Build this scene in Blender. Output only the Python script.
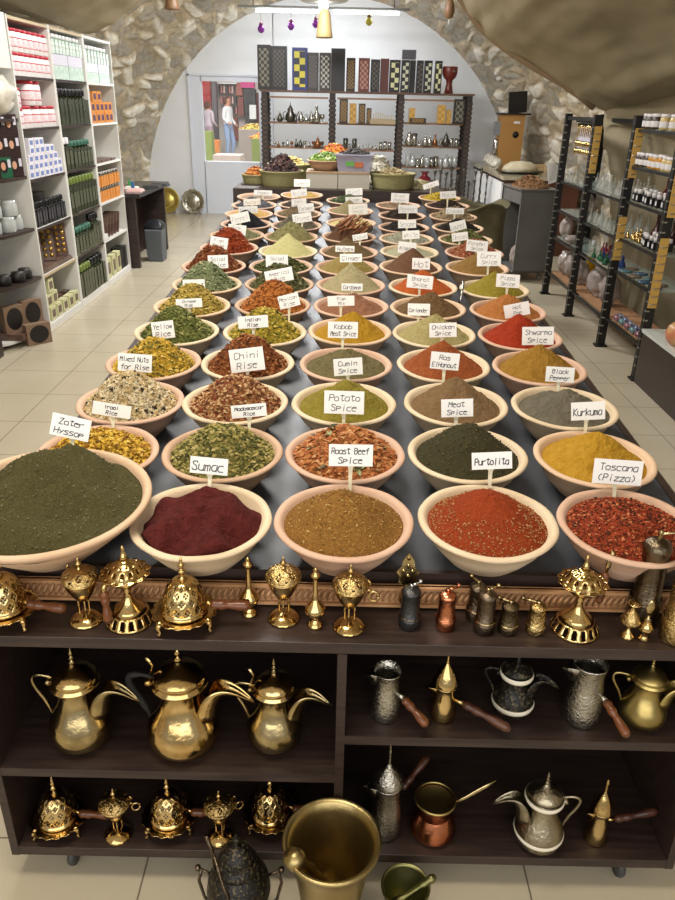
import bpy, math, random
from mathutils import Vector, Matrix, noise
for o in list(bpy.data.objects): bpy.data.objects.remove(o)
R_ = random.Random(7)
SC = bpy.context.scene
COL = SC.collection
PI = math.pi
# ---------------------------------------------------------------- camera
cd = bpy.data.cameras.new('camera'); cam = bpy.data.objects.new('camera', cd); COL.objects.link(cam)
cd.sensor_fit = 'VERTICAL'; cd.sensor_height = 36; cd.sensor_width = 27; cd.lens = 745/900*36
cd.clip_start = .05; cd.clip_end = 200
cam.matrix_world = Matrix(((0.99976033, -0.02189256, -0.00007346, 0), (0.00913476, 0.42019891, -0.90738605, 0),
                           (0.01989588, 0.90716790, 0.42029818, 1.6), (0, 0, 0, 1)))
SC.camera = cam
# ---------------------------------------------------------------- world, lights, exposure
SC.view_settings.view_transform = 'Standard'; SC.view_settings.look = 'None'
SC.view_settings.gamma = 1; SC.view_settings.use_curve_mapping = False
SC.view_settings.exposure = 0.17
w = bpy.data.worlds.new('world'); SC.world = w; w.use_nodes = True
w.node_tree.nodes['Background'].inputs[0].default_value = (.95, .95, .96, 1)
w.node_tree.nodes['Background'].inputs[1].default_value = .38
def area(name, loc, size, power, col=(1, 1, 1), rot=(0, 0, 0)):
    l = bpy.data.lights.new(name, 'AREA'); l.shape = 'RECTANGLE'; l.size, l.size_y = size
    l.energy = power; l.color = col
    o = bpy.data.objects.new(name, l); COL.objects.link(o); o.location = loc; o.rotation_euler = rot
    return o
area('lamp_front', (-.5, .9, 2.9), (.9, .5), 34, (1, .90, .76))
area('lamp_near', (-.6, 2.6, 3.0), (.8, .8), 46, (1, .95, .87))
area('lamp_middle', (-.7, 5.2, 3.0), (.8, .8), 70, (1, .97, .93))
area('lamp_far', (-.5, 8.2, 3.1), (.8, .8), 150, (.97, .98, 1))
area('front_fill', (-.3, -1.6, 1.9), (4.2, 2.4), 75, (1, .97, .92), (PI/2, 0, 0))  # added fill lamp behind the camera, brightens canopy undersides, signs and brass
area('street_light', (-2.5, 17, 5.0), (6, 8), 950, (1, 1, 1))
# ---------------------------------------------------------------- materials
def lin(h):
    c = [int(h[i:i+2], 16)/255 for i in (0, 2, 4)]
    return tuple(x/12.92 if x <= .04045 else ((x+.055)/1.055)**2.4 for x in c)+(1,)
MC = {}
def desat(h, k=.80):
    c = [int(h[i:i+2], 16) for i in (0, 2, 4)]; g = sum(c)/3
    return ''.join('%02x' % int(max(0, min(255, (g+(x-g)*k)*.90))) for x in c)
def mat(name, hexc, rough=.6, metal=0, c2=None, ns=8, bump=0, bs=40, spec=None, trans=0, emit=0, det=4, sharp=None, ior=None, alpha=None, anis=(1, 1, 1), coord='Object', subs=0):
    if name in MC: return MC[name]
    m = bpy.data.materials.new(name); m.use_nodes = True; nt = m.node_tree; N = nt.nodes; L = nt.links
    b = N['Principled BSDF']; c = lin(hexc)
    b.inputs['Base Color'].default_value = c; b.inputs['Roughness'].default_value = rough; b.inputs['Metallic'].default_value = metal
    if spec is not None: b.inputs['Specular IOR Level'].default_value = spec
    if trans: b.inputs['Transmission Weight'].default_value = trans
    if ior: b.inputs['IOR'].default_value = ior
    if alpha is not None: b.inputs['Alpha'].default_value = alpha
    if emit: b.inputs['Emission Color'].default_value = c; b.inputs['Emission Strength'].default_value = emit
    tc = None
    if c2 or bump:
        tc = N.new('ShaderNodeTexCoord'); mp = N.new('ShaderNodeMapping'); mp.inputs['Scale'].default_value = anis
        L.new(tc.outputs[coord], mp.inputs[0])
    if c2:
        n = N.new('ShaderNodeTexNoise'); n.inputs['Scale'].default_value = ns; n.inputs['Detail'].default_value = det
        L.new(mp.outputs[0], n.inputs['Vector'])
        r = N.new('ShaderNodeValToRGB'); a, z = sharp or (.35, .65)
        r.color_ramp.elements[0].position = a; r.color_ramp.elements[1].position = z
        r.color_ramp.elements[0].color = c; r.color_ramp.elements[1].color = lin(c2)
        L.new(n.outputs['Fac'], r.inputs[0]); L.new(r.outputs[0], b.inputs['Base Color'])
    if bump:
        n = N.new('ShaderNodeTexNoise'); n.inputs['Scale'].default_value = bs; n.inputs['Detail'].default_value = 5
        L.new(mp.outputs[0], n.inputs['Vector'])
        u = N.new('ShaderNodeBump'); u.inputs['Strength'].default_value = min(1, bump); u.inputs['Distance'].default_value = .004*max(1, bump)
        L.new(n.outputs['Fac'], u.inputs['Height']); L.new(u.outputs[0], b.inputs['Normal'])
    MC[name] = m; return m
def checker_mat(name, ca, cb, sc, rough=.4, cc='2a1c14'):
    """inlaid box: checkered field with a plain border, from the object's own coordinates"""
    if name in MC: return MC[name]
    m = bpy.data.materials.new(name); m.use_nodes = True; nt = m.node_tree; N = nt.nodes; L = nt.links
    b = N['Principled BSDF']; b.inputs['Roughness'].default_value = rough
    tc = N.new('ShaderNodeTexCoord'); mp = N.new('ShaderNodeMapping'); mp.inputs['Location'].default_value = (.001, .37, .001)
    ck = N.new('ShaderNodeTexChecker'); ck.inputs['Scale'].default_value = sc; ck.inputs['Color1'].default_value = lin(ca); ck.inputs['Color2'].default_value = lin(cb)
    L.new(tc.outputs['Object'], mp.inputs[0]); L.new(mp.outputs[0], ck.inputs[0])
    g = N.new('ShaderNodeSeparateXYZ'); L.new(tc.outputs['Generated'], g.inputs[0])
    def rng(o, lo, hi):
        a = N.new('ShaderNodeMath'); a.operation = 'GREATER_THAN'; a.inputs[1].default_value = lo; L.new(o, a.inputs[0])
        c = N.new('ShaderNodeMath'); c.operation = 'LESS_THAN'; c.inputs[1].default_value = hi; L.new(o, c.inputs[0])
        d = N.new('ShaderNodeMath'); d.operation = 'MULTIPLY'; L.new(a.outputs[0], d.inputs[0]); L.new(c.outputs[0], d.inputs[1]); return d
    p, q = rng(g.outputs['X'], .14, .86), rng(g.outputs['Z'], .08, .92)
    d = N.new('ShaderNodeMath'); d.operation = 'MULTIPLY'; L.new(p.outputs[0], d.inputs[0]); L.new(q.outputs[0], d.inputs[1])
    mx = N.new('ShaderNodeMixRGB'); mx.inputs[1].default_value = lin(cc); L.new(d.outputs[0], mx.inputs[0]); L.new(ck.outputs[0], mx.inputs[2])
    L.new(mx.outputs[0], b.inputs['Base Color']); MC[name] = m; return m
def brass(name, c='b98a3c', rough=.2, bump=.25, bs=60, c2='8a6426'):
    return mat(name, c, rough, 1, c2=c2, ns=18, bump=bump, bs=bs)
M_brass = brass('brass_polished', 'd6bc86', .14, .22, 60, 'c0a066')
M_brassh = brass('brass_engraved', 'cdb27a', .27, .9, 170, 'a08452')
M_brassd = brass('brass_aged', 'c2ae80', .2, .3, 60, '9a8860')
M_brasso = brass('brass_matt', 'b8a468', .36, .15, 30, '9c8a54')
M_silver = brass('silver_engraved', 'c0bcb0', .26, .7, 150, '9a9488')
M_copper = brass('copper', 'cc8460', .25, .3, 90, 'aa6444')
M_dark = brass('dark_bronze', '766858', .3, .6, 170, '52473a')
M_black = mat('black_enamel', '16130f', .4, .3, c2='5c5038', ns=150, bump=.7, bs=150, sharp=(.54, .64))
M_cream = mat('cream_band', 'e8e0cc', .4)
M_wood = mat('turned_wood', '56301a', .28, c2='754424', ns=14, anis=(1, 1, 5))
M_woodd = mat('dark_turned_wood', '3a2018', .35, c2='54301f', ns=14)
M_espresso = mat('espresso_board', '281d1a', .42, c2='3a2c26', ns=6, anis=(1, 12, 12), bump=.15, bs=60)
M_espressod = mat('espresso_board_inside', '241b18', .5, c2='2c211d', ns=6, anis=(1, 12, 12))
M_terra = mat('terracotta_pink', 'c4a48c', .75, c2='b8937a', ns=5, bump=.15, bs=60, anis=(1, 1, 7))
M_terrac = mat('terracotta_cream', 'd2bfa2', .75, c2='c2ab8a', ns=5, bump=.15, bs=60, anis=(1, 1, 7))
M_terrak = mat('terracotta_peach', 'd0b394', .75, c2='c09f80', ns=5, bump=.15, bs=60, anis=(1, 1, 7))
M_terrat = mat('terracotta_tan', 'be9e82', .75, c2='a8886a', ns=5, bump=.15, bs=60, anis=(1, 1, 7))
RIM = {'p': M_terra, 'c': M_terrac, 'k': M_terrak, 't': M_terrat}
M_card = mat('white_card', 'e9e8e6', .5)
M_stake = mat('ivory_plastic', 'e6e0c4', .4)
M_ink = mat('marker_ink', '1c2230', .6)
M_white = mat('white_laminate', 'd6d4ce', .45)
M_edge = mat('beige_edging', 'b9a684', .5)
M_wall = mat('white_plaster', 'e6e7e8', .9, c2='dfe1e3', ns=2, bump=.1, bs=20)
M_frame = mat('lilac_white_paint', 'd9dde6', .5)
M_fabric = mat('tan_canvas', 'a4967a', .95, c2='978a6e', ns=3, bump=.35, bs=220)
M_blackm = mat('black_metal', '1b1917', .45, .2)
M_glassy = mat('clear_glass', 'eef4f2', .06, trans=1, ior=1.45)
M_gshelf = mat('shelf_glass', 'a8b8b0', .08, alpha=.45)
M_glass = mat('bottle_glass', 'c4c6c0', .08, .0, alpha=.42, spec=1)
M_chrome = mat('chrome', 'c8c8c6', .15, 1)
# ---------------------------------------------------------------- mesh builder
class MB:
    def __init__(s): s.v = []; s.f = []; s.m = []; s.sm = []
    def add(s, vs, fs, m=0, smooth=False):
        b = len(s.v); s.v += [tuple(v) for v in vs]
        for f in fs: s.f.append([b+i for i in f]); s.m.append(m); s.sm.append(smooth)
    def box(s, c, d, m=0, rot=None, taper=1):
        x, y, z = d[0]/2, d[1]/2, d[2]/2
        vs = [Vector((a*x*(taper if e > 0 else 1), b*y*(taper if e > 0 else 1), e*z)) for e in (-1, 1) for a, b in ((-1, -1), (1, -1), (1, 1), (-1, 1))]
        if rot: vs = [rot @ v for v in vs]
        s.add([v+Vector(c) for v in vs], [(3, 2, 1, 0), (4, 5, 6, 7), (0, 1, 5, 4), (1, 2, 6, 5), (2, 3, 7, 6), (3, 0, 4, 7)], m); return s
    def lathe(s, prof, seg=24, c=(0, 0, 0), m=0, hole=None, rot=None, scallop=None, smooth=True, sq=1):
        vs = []; fs = []
        for i, (r, z) in enumerate(prof):
            for j in range(seg):
                a = 2*PI*j/seg; rr = r
                if scallop and i in scallop[0]: rr = r*(1+scallop[2]*math.cos(a*scallop[1]))
                v = Vector((rr*math.cos(a), rr*math.sin(a)*sq, z))
                vs.append((rot @ v if rot else v)+Vector(c))
        for i in range(len(prof)-1):
            for j in range(seg):
                if hole and hole(i, j): continue
                k = (j+1) % seg
                fs.append((i*seg+j, i*seg+k, (i+1)*seg+k, (i+1)*seg+j))
        if prof[0][0] > 1e-4 and not hole: fs.append(tuple(reversed(range(seg))))
        if prof[-1][0] > 1e-4 and not hole and prof[-1][0] < .5: fs.append(tuple(range((len(prof)-1)*seg, len(prof)*seg))) if getattr(s, 'capend', False) else None
        s.add(vs, fs, m, smooth); return s
    def tube(s, pts, rad, seg=8, m=0, cap=True, flat=1):
        pts = [Vector(p) for p in pts]
        if not isinstance(rad, (list, tuple)): rad = [rad]*len(pts)
        vs = []; fs = []; up = None
        for i, p in enumerate(pts):
            t = (pts[min(i+1, len(pts)-1)]-pts[max(i-1, 0)]).normalized()
            if up is None: up = Vector((0, 1, 0)) if abs(t.y) < .9 else Vector((1, 0, 0))
            a = t.cross(up).normalized(); up = a.cross(t).normalized()
            for j in range(seg):
                q = 2*PI*j/seg; vs.append(p+(a*math.cos(q)+up*math.sin(q)*flat)*rad[i])
        for i in range(len(pts)-1):
            for j in range(seg):
                k = (j+1) % seg; fs.append((i*seg+j, i*seg+k, (i+1)*seg+k, (i+1)*seg+j))
        if cap: fs += [tuple(reversed(range(seg))), tuple(range((len(pts)-1)*seg, len(pts)*seg))]
        s.add(vs, fs, m, True); return s
    def mesh(s, name, mats):
        me = bpy.data.meshes.new(name); me.from_pydata(s.v, [], s.f)
        for m in (mats if isinstance(mats, (list, tuple)) else [mats]): me.materials.append(m)
        me.polygons.foreach_set('material_index', s.m); me.polygons.foreach_set('use_smooth', s.sm); me.update()
        return me
    def build(s, name, mats, parent=None, loc=None, bevel=0, solid=0, sub=0):
        return link(name, s.mesh(name, mats), parent, loc, bevel, solid, sub)
def link(name, me, parent=None, loc=None, bevel=0, solid=0, sub=0):
    o = bpy.data.objects.new(name, me); COL.objects.link(o)
    if parent: o.parent = parent
    if loc: o.location = loc
    if solid:
        d = o.modifiers.new('thick', 'SOLIDIFY'); d.thickness = solid
    if bevel:
        d = o.modifiers.new('bevel', 'BEVEL'); d.width = bevel; d.segments = 2; d.limit_method = 'ANGLE'
    if sub:
        d = o.modifiers.new('sub', 'SUBSURF'); d.levels = sub; d.render_levels = sub
    return o
def tag(o, label, cat, group=None, kind=None):
    o['label'] = label; o['category'] = cat
    if group: o['group'] = group
    if kind: o['kind'] = kind
    return o
def thing(name, label, cat, loc=(0, 0, 0), rz=0, group=None):
    o = bpy.data.objects.new(name, None); COL.objects.link(o); o.location = loc; o.rotation_euler = (0, 0, rz)
    o.empty_display_size = .05
    return tag(o, label, cat, group)
def struct(o): o['kind'] = 'structure'; return o
def dup(root, loc, rz=None, label=None, group=None, scale=None):
    def cp(o, par):
        c = o.copy(); COL.objects.link(c)
        if par: c.parent = par
        for ch in o.children: cp(ch, c)
        return c
    r = cp(root, None); r.location = loc
    if rz is not None: r.rotation_euler = (0, 0, rz)
    if scale: r.scale = (scale,)*3 if not isinstance(scale, tuple) else scale
    if label: r['label'] = label
    if group: r['group'] = group
    return r
# prototypes: first use links the parts, every later use copies them with shared meshes
PROTO = {}
def put(key, name, cat, parts, label, loc, rz=0, group=None, scale=1, tilt=None):
    """parts() -> [(part_name, mesh), ...]; the first is the body (the thing itself)"""
    if key not in PROTO: PROTO[key] = parts()
    ps = PROTO[key]
    o = link(name, ps[0][1]); o.location = loc; o.rotation_euler = tilt or (0, 0, rz)
    o.scale = (scale,)*3 if not isinstance(scale, tuple) else scale
    for n, me in ps[1:]: link(n, me, o)
    return tag(o, label, cat, group)
def near(a, b, n): return [a+(b-a)*i/(n-1) for i in range(n)]
def arc(p0, p1, p2, n=10):
    p0, p1, p2 = Vector(p0), Vector(p1), Vector(p2)
    return [(1-t)**2*p0+2*t*(1-t)*p1+t*t*p2 for t in [i/(n-1) for i in range(n)]]
# ================================================================ SETTING
# floor with tiles
def floor_mat():
    m = mat('floor_tiles', 'b8ae98', .25, c2='b0a68f', ns=1.5, spec=.5)
    nt = m.node_tree; N = nt.nodes; L = nt.links; b = N['Principled BSDF']; src = b.inputs['Base Color'].links[0].from_socket
    tc = N.new('ShaderNodeTexCoord'); mp = N.new('ShaderNodeMapping'); mp.inputs['Location'].default_value = (.42, .045, 0)
    br = N.new('ShaderNodeTexBrick'); br.offset = 0; br.inputs['Scale'].default_value = 1; br.inputs['Brick Width'].default_value = .4375
    br.inputs['Row Height'].default_value = .42; br.inputs['Mortar Size'].default_value = .0022; br.inputs['Mortar Smooth'].default_value = .1
    L.new(tc.outputs['Object'], mp.inputs[0]); L.new(mp.outputs[0], br.inputs['Vector'])
    mx = N.new('ShaderNodeMixRGB'); mx.inputs[2].default_value = lin('6e6656'); L.new(br.outputs['Fac'], mx.inputs[0]); L.new(src, mx.inputs[1]); L.new(mx.outputs[0], b.inputs['Base Color'])
    return m
struct(MB().box((-.3, 12, -.05), (9, 28, .1)).build('floor', floor_mat()))
# back wall with the door opening: opening x -2.27..-1.24, z .76..1.87 ; door x -2.42..-1.12 z 0..2
wb = MB()
wb.box((-3.03, 12.38, 1.9), (1.36, .16, 3.9)); wb.box((1.55, 12.38, 1.9), (5.24, .16, 3.9)); wb.box((-1.71, 12.38, 2.93), (1.3, .16, 1.92))
struct(wb.build('wall_back', M_wall))
dm = MB()
dm.box((-2.24, 12.33, .985), (.2, .1, 1.97)); dm.box((-1.185, 12.33, .985), (.21, .1, 1.97)); dm.box((-1.715, 12.33, 1.925), (.87, .1, .09)); dm.box((-1.715, 12.33, .385), (.87, .1, .77))
dm.box((-2.325, 12.275, .985), (.03, .03, 1.97)); dm.box((-1.71, 12.275, 1.965), (1.26, .03, .03))
door = struct(dm.build('door_1', M_frame))
MB().box((-1.715, 12.35, 1.325), (.87, .006, 1.11)).build('pane', mat('door_glass', 'f2f6f6', .02, alpha=.04, spec=.5), door)
MB().tube([(-1.19, 12.27, .95), (-1.19, 12.24, .95), (-1.27, 12.24, .95)], .012, 8).build('door_handle', M_chrome, door)
# stone vault
def vault():
    cx, cz = -.22, .2; NU, ys = 560, []; cols = []
    y = 12.32
    while y > 8.2: ys.append(y); y -= .026
    while y > -1.2: ys.append(y); y -= .16
    mb = MB(); vs = []
    for y in ys:
        t = min(1, max(0, (12.3-y)/3.4)); R = 2.80+.5*t*(2-t)
        for i in range(NU+1):
            a = -.03*PI+1.06*PI*i/NU; d = Vector((math.cos(a), 0, math.sin(a)))
            p = Vector((cx, y, cz))+d*R
            s = 3.1*a; q = Vector((s*6.4, y*3.0+.45*noise.noise(Vector((s*2, y*2, 1))), 0))
            q += Vector((noise.noise(q*.8), noise.noise(q*.8+Vector((7, 3, 1))), 0))*.55
            dd, pp = noise.voronoi(q, distance_metric='DISTANCE')
            e = min(1, max(0, dd[1]-dd[0]-.06)*3.0); cid = noise.cell(pp[0]*37.7); fine = noise.noise(q*6)+.6*noise.noise(q*15); k = noise.noise(Vector((round(dd[0]*3, 0), s*3, y*3)))
            h = (.026+.028*cid)*(1-(1-e)**2)+.03*noise.noise(q*.5)+.010*noise.noise(q*3)+.006*noise.noise(q*9); sv = min(1, e*2.2+.25*fine); g_ = .92+.10*cid+.09*fine
            ca, cb = (.82, .76, .65), (.96, .94, .89) if cid > .3 else (.82, .75, .64) if cid > .15 else (.80, .77, .71)
            cols += [min(1, (ca[z_]*(1-sv)+cb[z_]*sv)*g_)**2.2 for z_ in range(3)]+[1]
            if y > 12.0: h *= max(.25, (12.32-y)/.32)
            vs.append(p-d*(h-.02))
    fs = []
    for r in range(len(ys)-1):
        for i in range(NU):
            a = r*(NU+1)+i; fs.append((a, a+1, a+NU+2, a+NU+1))
    mb.add(vs, fs, 0, True)
    m = mat('rubble_stone', 'dcd6ca', .9, c2='ffffff', ns=9, bump=1, bs=40, det=8, sharp=(.2, .6))
    nt = m.node_tree; N = nt.nodes; L = nt.links; b = N['Principled BSDF']; src = b.inputs['Base Color'].links[0].from_socket
    tc = N.new('ShaderNodeTexCoord'); n = N.new('ShaderNodeTexNoise'); n.inputs['Scale'].default_value = 6.5; n.inputs['Detail'].default_value = 8; n.inputs['Roughness'].default_value = .65
    L.new(tc.outputs['Object'], n.inputs['Vector'])
    at = N.new('ShaderNodeAttribute'); at.attribute_name = 'stone'
    mx = N.new('ShaderNodeMixRGB'); mx.blend_type = 'MULTIPLY'; mx.inputs[0].default_value = 1; L.new(src, mx.inputs[1]); L.new(at.outputs['Color'], mx.inputs[2]); L.new(mx.outputs[0], b.inputs['Base Color'])
    o = mb.build('ceiling', m); o.data.color_attributes.new('stone', 'FLOAT_COLOR', 'POINT').data.foreach_set('color', cols); return o
struct(vault())
# dark wall strips behind the shelving sides (room is wider below the vault)
# canvas canopies
def sheet(name, rows, m, label, nu=60, nv=60, wr=.02, seed=0, thick=.004):
    """rows: list of polylines (same length), bilinear/smooth interpolated grid"""
    def cr(p, t):
        n = len(p)-1; x = t*n; i = min(int(x), n-1); u = x-i
        a, b, c, d = p[max(i-1, 0)], p[i], p[i+1], p[min(i+2, n)]
        return .5*((2*b)+(c-a)*u+(2*a-5*b+4*c-d)*u*u+(3*b-a-3*c+d)*u**3)
    rows = [[Vector(p) for p in r] for r in rows]; vs = []
    for j in range(nv+1):
        line = [cr([r[k] for r in rows], j/nv) for k in range(len(rows[0]))]
        for i in range(nu+1):
            p = cr(line, i/nu)
            u, v = i/nu, j/nv
            d = wr*(noise.noise(Vector((u*4+seed, v*9, seed)))+.5*noise.noise(Vector((u*14+seed, v*5, 3)))+.25*noise.noise(Vector((u*20, v*26, 5+seed))))
            vs.append(p+Vector((d*.4, 0, d)))
    fs = [(j*(nu+1)+i, j*(nu+1)+i+1, (j+1)*(nu+1)+i+1, (j+1)*(nu+1)+i) for j in range(nv) for i in range(nu)]
    mb = MB(); mb.add(vs, fs, 0, True)
    return tag(mb.build(name, m, solid=thick), label, 'canopy')
can = sheet('fabric_canopy', [
    [(.62, 7.05, 2.75), (.86, 7.0, 2.45), (1.09, 7.0, 2.20), (1.40, 7.0, 2.0), (1.82, 7.0, 1.80), (2.12, 7.0, 1.62), (2.46, 7.0, 1.56)],
    [(.66, 5.6, 2.80), (.92, 5.6, 2.60), (1.2, 5.6, 2.40), (1.52, 5.6, 2.22), (1.9, 5.6, 2.02), (2.2, 5.6, 1.84), (2.5, 5.6, 1.74)],
    [(.7, 4.0, 2.84), (1.0, 4.0, 2.72), (1.3, 4.0, 2.58), (1.65, 4.0, 2.42), (2.0, 4.0, 2.26), (2.3, 4.0, 2.1), (2.55, 4.0, 1.9)],
    [(.75, 2.0, 2.86), (1.1, 2.0, 2.76), (1.4, 2.0, 2.64), (1.75, 2.0, 2.5), (2.1, 2.0, 2.36), (2.35, 2.0, 2.2), (2.6, 2.0, 2.05)],
    [(.8, .2, 2.88), (1.1, .2, 2.8), (1.4, .2, 2.7), (1.8, .2, 2.56), (2.1, .2, 2.42), (2.4, .2, 2.26), (2.65, .2, 2.1)]], M_fabric,
    'wide tan canvas canopy sagging over the right side of the shop', 80, 90, .05, 1)
MB().tube([(.62, 7.03, 2.75), (.86, 7.0, 2.45), (1.09, 7.0, 2.2), (1.23, 7.0, 2.10), (1.40, 7.0, 2.0), (1.6, 7.0, 1.90), (1.82, 7.0, 1.8), (1.98, 7.0, 1.71), (2.12, 7.0, 1.62)], .026, 8).build('hem', mat('canvas_hem', '8c765a', .95, bump=.3), can)
sheet('fabric_drape', [
    [(2.62, 3.3, 2.1), (2.5, 4.2, 1.98), (2.46, 5.2, 1.86), (2.40, 6.2, 1.78), (2.20, 7.0, 1.66)],
    [(2.50, 3.3, 1.5), (2.42, 4.4, 1.5), (2.52, 5.4, 1.45), (2.4, 6.3, 1.45), (2.24, 7.0, 1.40)],
    [(2.48, 3.3, .9), (2.48, 4.4, .95), (2.45, 5.4, .9), (2.52, 6.3, .95), (2.36, 6.95, .95)],
    [(2.52, 3.3, .02), (2.46, 4.4, .02), (2.52, 5.4, .02), (2.46, 6.3, .02), (2.46, 6.9, .02)]], M_fabric,
    'tan canvas hanging behind the black shelving rack', 90, 50, .05, 4)
canl = sheet('fabric_canopy', [
    [(-3.0, 8.0, 2.40), (-2.6, 8.0, 2.21), (-2.42, 8.0, 2.16), (-2.2, 8.0, 2.25), (-1.85, 8.0, 2.47), (-1.55, 8.0, 2.7)],
    [(-3.0, 6.5, 2.36), (-2.75, 6.5, 2.26), (-2.45, 6.5, 2.24), (-2.15, 6.5, 2.32), (-1.85, 6.5, 2.5), (-1.55, 6.5, 2.72)],
    [(-3.0, 4.5, 2.36), (-2.7, 4.5, 2.3), (-2.45, 4.5, 2.32), (-2.15, 4.5, 2.40), (-1.85, 4.5, 2.56), (-1.55, 4.5, 2.78)],
    [(-3.0, 1.5, 2.4), (-2.7, 1.5, 2.36), (-2.4, 1.5, 2.4), (-2.1, 1.5, 2.48), (-1.8, 1.5, 2.62), (-1.5, 1.5, 2.8)]], M_fabric,
    'tan canvas canopy sagging above the white shelves on the left', 60, 70, .03, 9)
# ================================================================ TABLE AND FRONT CABINET
SL = .055
def tz(y): return .745+SL*(y-1.257)
TA = math.atan(SL)
M_top = mat('slate_laminate', '42464c', .45, c2='363a40', ns=4, spec=.6)
tb = thing('display_table', 'very long dark table sloping up to the back, covered with bowls of spice', 'table', (.04, 1.257, 0))
def prism(mb, x0, x1, pts, m=0):
    n = len(pts); vs = [(x0, y, z) for y, z in pts]+[(x1, y, z) for y, z in pts]
    mb.add(vs, [tuple(range(n)), tuple(reversed(range(n, 2*n)))]+[(i, i+n, (i+1) % n+n, (i+1) % n) for i in range(n)], m)
L_ = 4.24
t1 = MB(); prism(t1, -.755, .755, [(.012, .715), (L_, .715+SL*L_), (L_, .745+SL*L_), (.012, .7456)]); t1.build('tabletop', M_top, tb)
t2 = MB()
for sx in (-1, 1): prism(t2, sx*.765-.01, sx*.765+.01, [(0, .705), (L_, .65+SL*L_), (L_, .75+SL*L_), (0, .75)])
t2.box((0, .006, .717), (1.51, .012, .064)); t2.box((0, L_+.01, .9), (1.55, .02, .16))
t2.build('edge_band', M_espresso, tb)
for x in (-.68, .68):
    for y in (4.19,): MB().box((x, y, (tz(1.257+y)-.03)/2), (.06, .06, tz(1.257+y)-.03)).build('leg', M_espressod, tb)
t3 = MB(); t3.box((0, 2.32, .3), (1.36, 3.78, .6)); t3.build('base_cabinet', M_espressod, tb)
# rope moulding on the riser
rm = MB(); rm.box((.04, 1.2375, .7095), (1.47, .008, .046), 0); rm.box((.04, 1.232, .7295), (1.47, .012, .006), 0); rm.box((.04, 1.232, .6895), (1.47, .012, .006), 0)
for i in range(118):
    x = -.69+i*.0124
    rm.tube([(x-.006, 1.231, .697), (x, 1.228, .7095), (x+.006, 1.231, .722)], [.0022, .0042, .0022], 6, 0)
tag(rm.build('rope_moulding', mat('pale_carved_wood', 'c0946a', .5, c2='a87c54', ns=20)), 'pale carved rope moulding running behind the brass along the front ledge', 'moulding')
# front cabinet
X0, X1, YF, YB = -.705, .767, 1.12, 1.62
fc = thing('display_cabinet', 'dark low open cabinet on casters holding coffee pots and censers', 'cabinet', (0, YF, 0))
xc = (X0+X1)/2; W = X1-X0
MB().box((xc, .068, .6675), (W, .136, .025)).build('ledge', M_espresso, fc, bevel=.001)
MB().box((xc, (YB-YF)/2+.069, .66), (W-.002, YB-YF-.14, .012)).build('top_panel', M_espressod, fc)
for x in (X0+.009, X1-.009): MB().box((x, (YB-YF)/2, .36), (.018, YB-YF, .58)).build('side_panel', M_espresso, fc, bevel=.001)
MB().box((.018, (YB-YF)/2-.005, .37), (.018, YB-YF-.01, .568)).build('divider', M_espresso, fc)
MB().box((xc, (YB-YF)/2, .0845), (W-.036, YB-YF, .025)).build('bottom_panel', M_espresso, fc, bevel=.001)
MB().box((xc, YB-YF-.005, .37), (W-.036, .008, .55)).build('back_panel', M_espressod, fc)
MB().box(((X0+.018+.009)/2, (YB-YF)/2-.005, .3245), (.009-X0-.018, YB-YF-.012, .022)).build('shelf', M_espresso, fc)
MB().box(((X1-.018+.027)/2, (YB-YF)/2-.005, .434), (X1-.018-.027, YB-YF-.012, .022)).build('shelf', M_espresso, fc)
for x in (X0+.12, X1-.1):
    for y in (.04, .42):
        c = MB(); c.lathe([(.001, -.008), (.024, -.008), (.027, 0), (.024, .008), (.001, .008)], 16, (x, y, .027), rot=Matrix.Rotation(PI/2, 3, 'Y')); c.box((x, y, .064), (.03, .03, .016))
        c.build('caster', mat('caster_rubber', '3c3c3c', .5), fc)
# small side counters at the picture edges
cr = thing('low_counter', 'dark low counter with a pale top beside the black rack', 'counter', (1.92, 4.62, 0))
MB().box((.35, -.65, .165), (.7, 1.3, .33)).build('body', M_espresso, cr, bevel=.003); MB().box((.35, -.65, .341), (.71, 1.31, .022)).build('countertop', mat('pale_top', 'c9ccc4', .15), cr)
cl = thing('side_cabinet', 'dark cabinet cut off by the left edge of the photo', 'cabinet', (-2.29, 4.60, 0))
MB().box((-.3, .12, .2), (.6, .3, .4)).build('body', M_espresso, cl); MB().box((-.295, .115, .41), (.61, .31, .02)).build('countertop', M_espresso, cl)
pot = MB(); pot.lathe([(.0, 0), (.04, 0), (.068, .03), (.078, .07), (.066, .11), (.04, .135), (.03, .13), (.02, .12), (.0, .12)], 28)
pp = tag(pot.build('pomegranate_pot', mat('pomegranate_glaze', 'c96a58', .25, c2='c8b070', ns=7), loc=(1.99, 4.27, .352)), 'round red and cream glazed pot on the low counter', 'pot')
MB().lathe([(.0, .128), (.03, .13), (.026, .142), (.012, .15), (0, .15)], 12).build('stopper', M_dark, pp)
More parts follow.
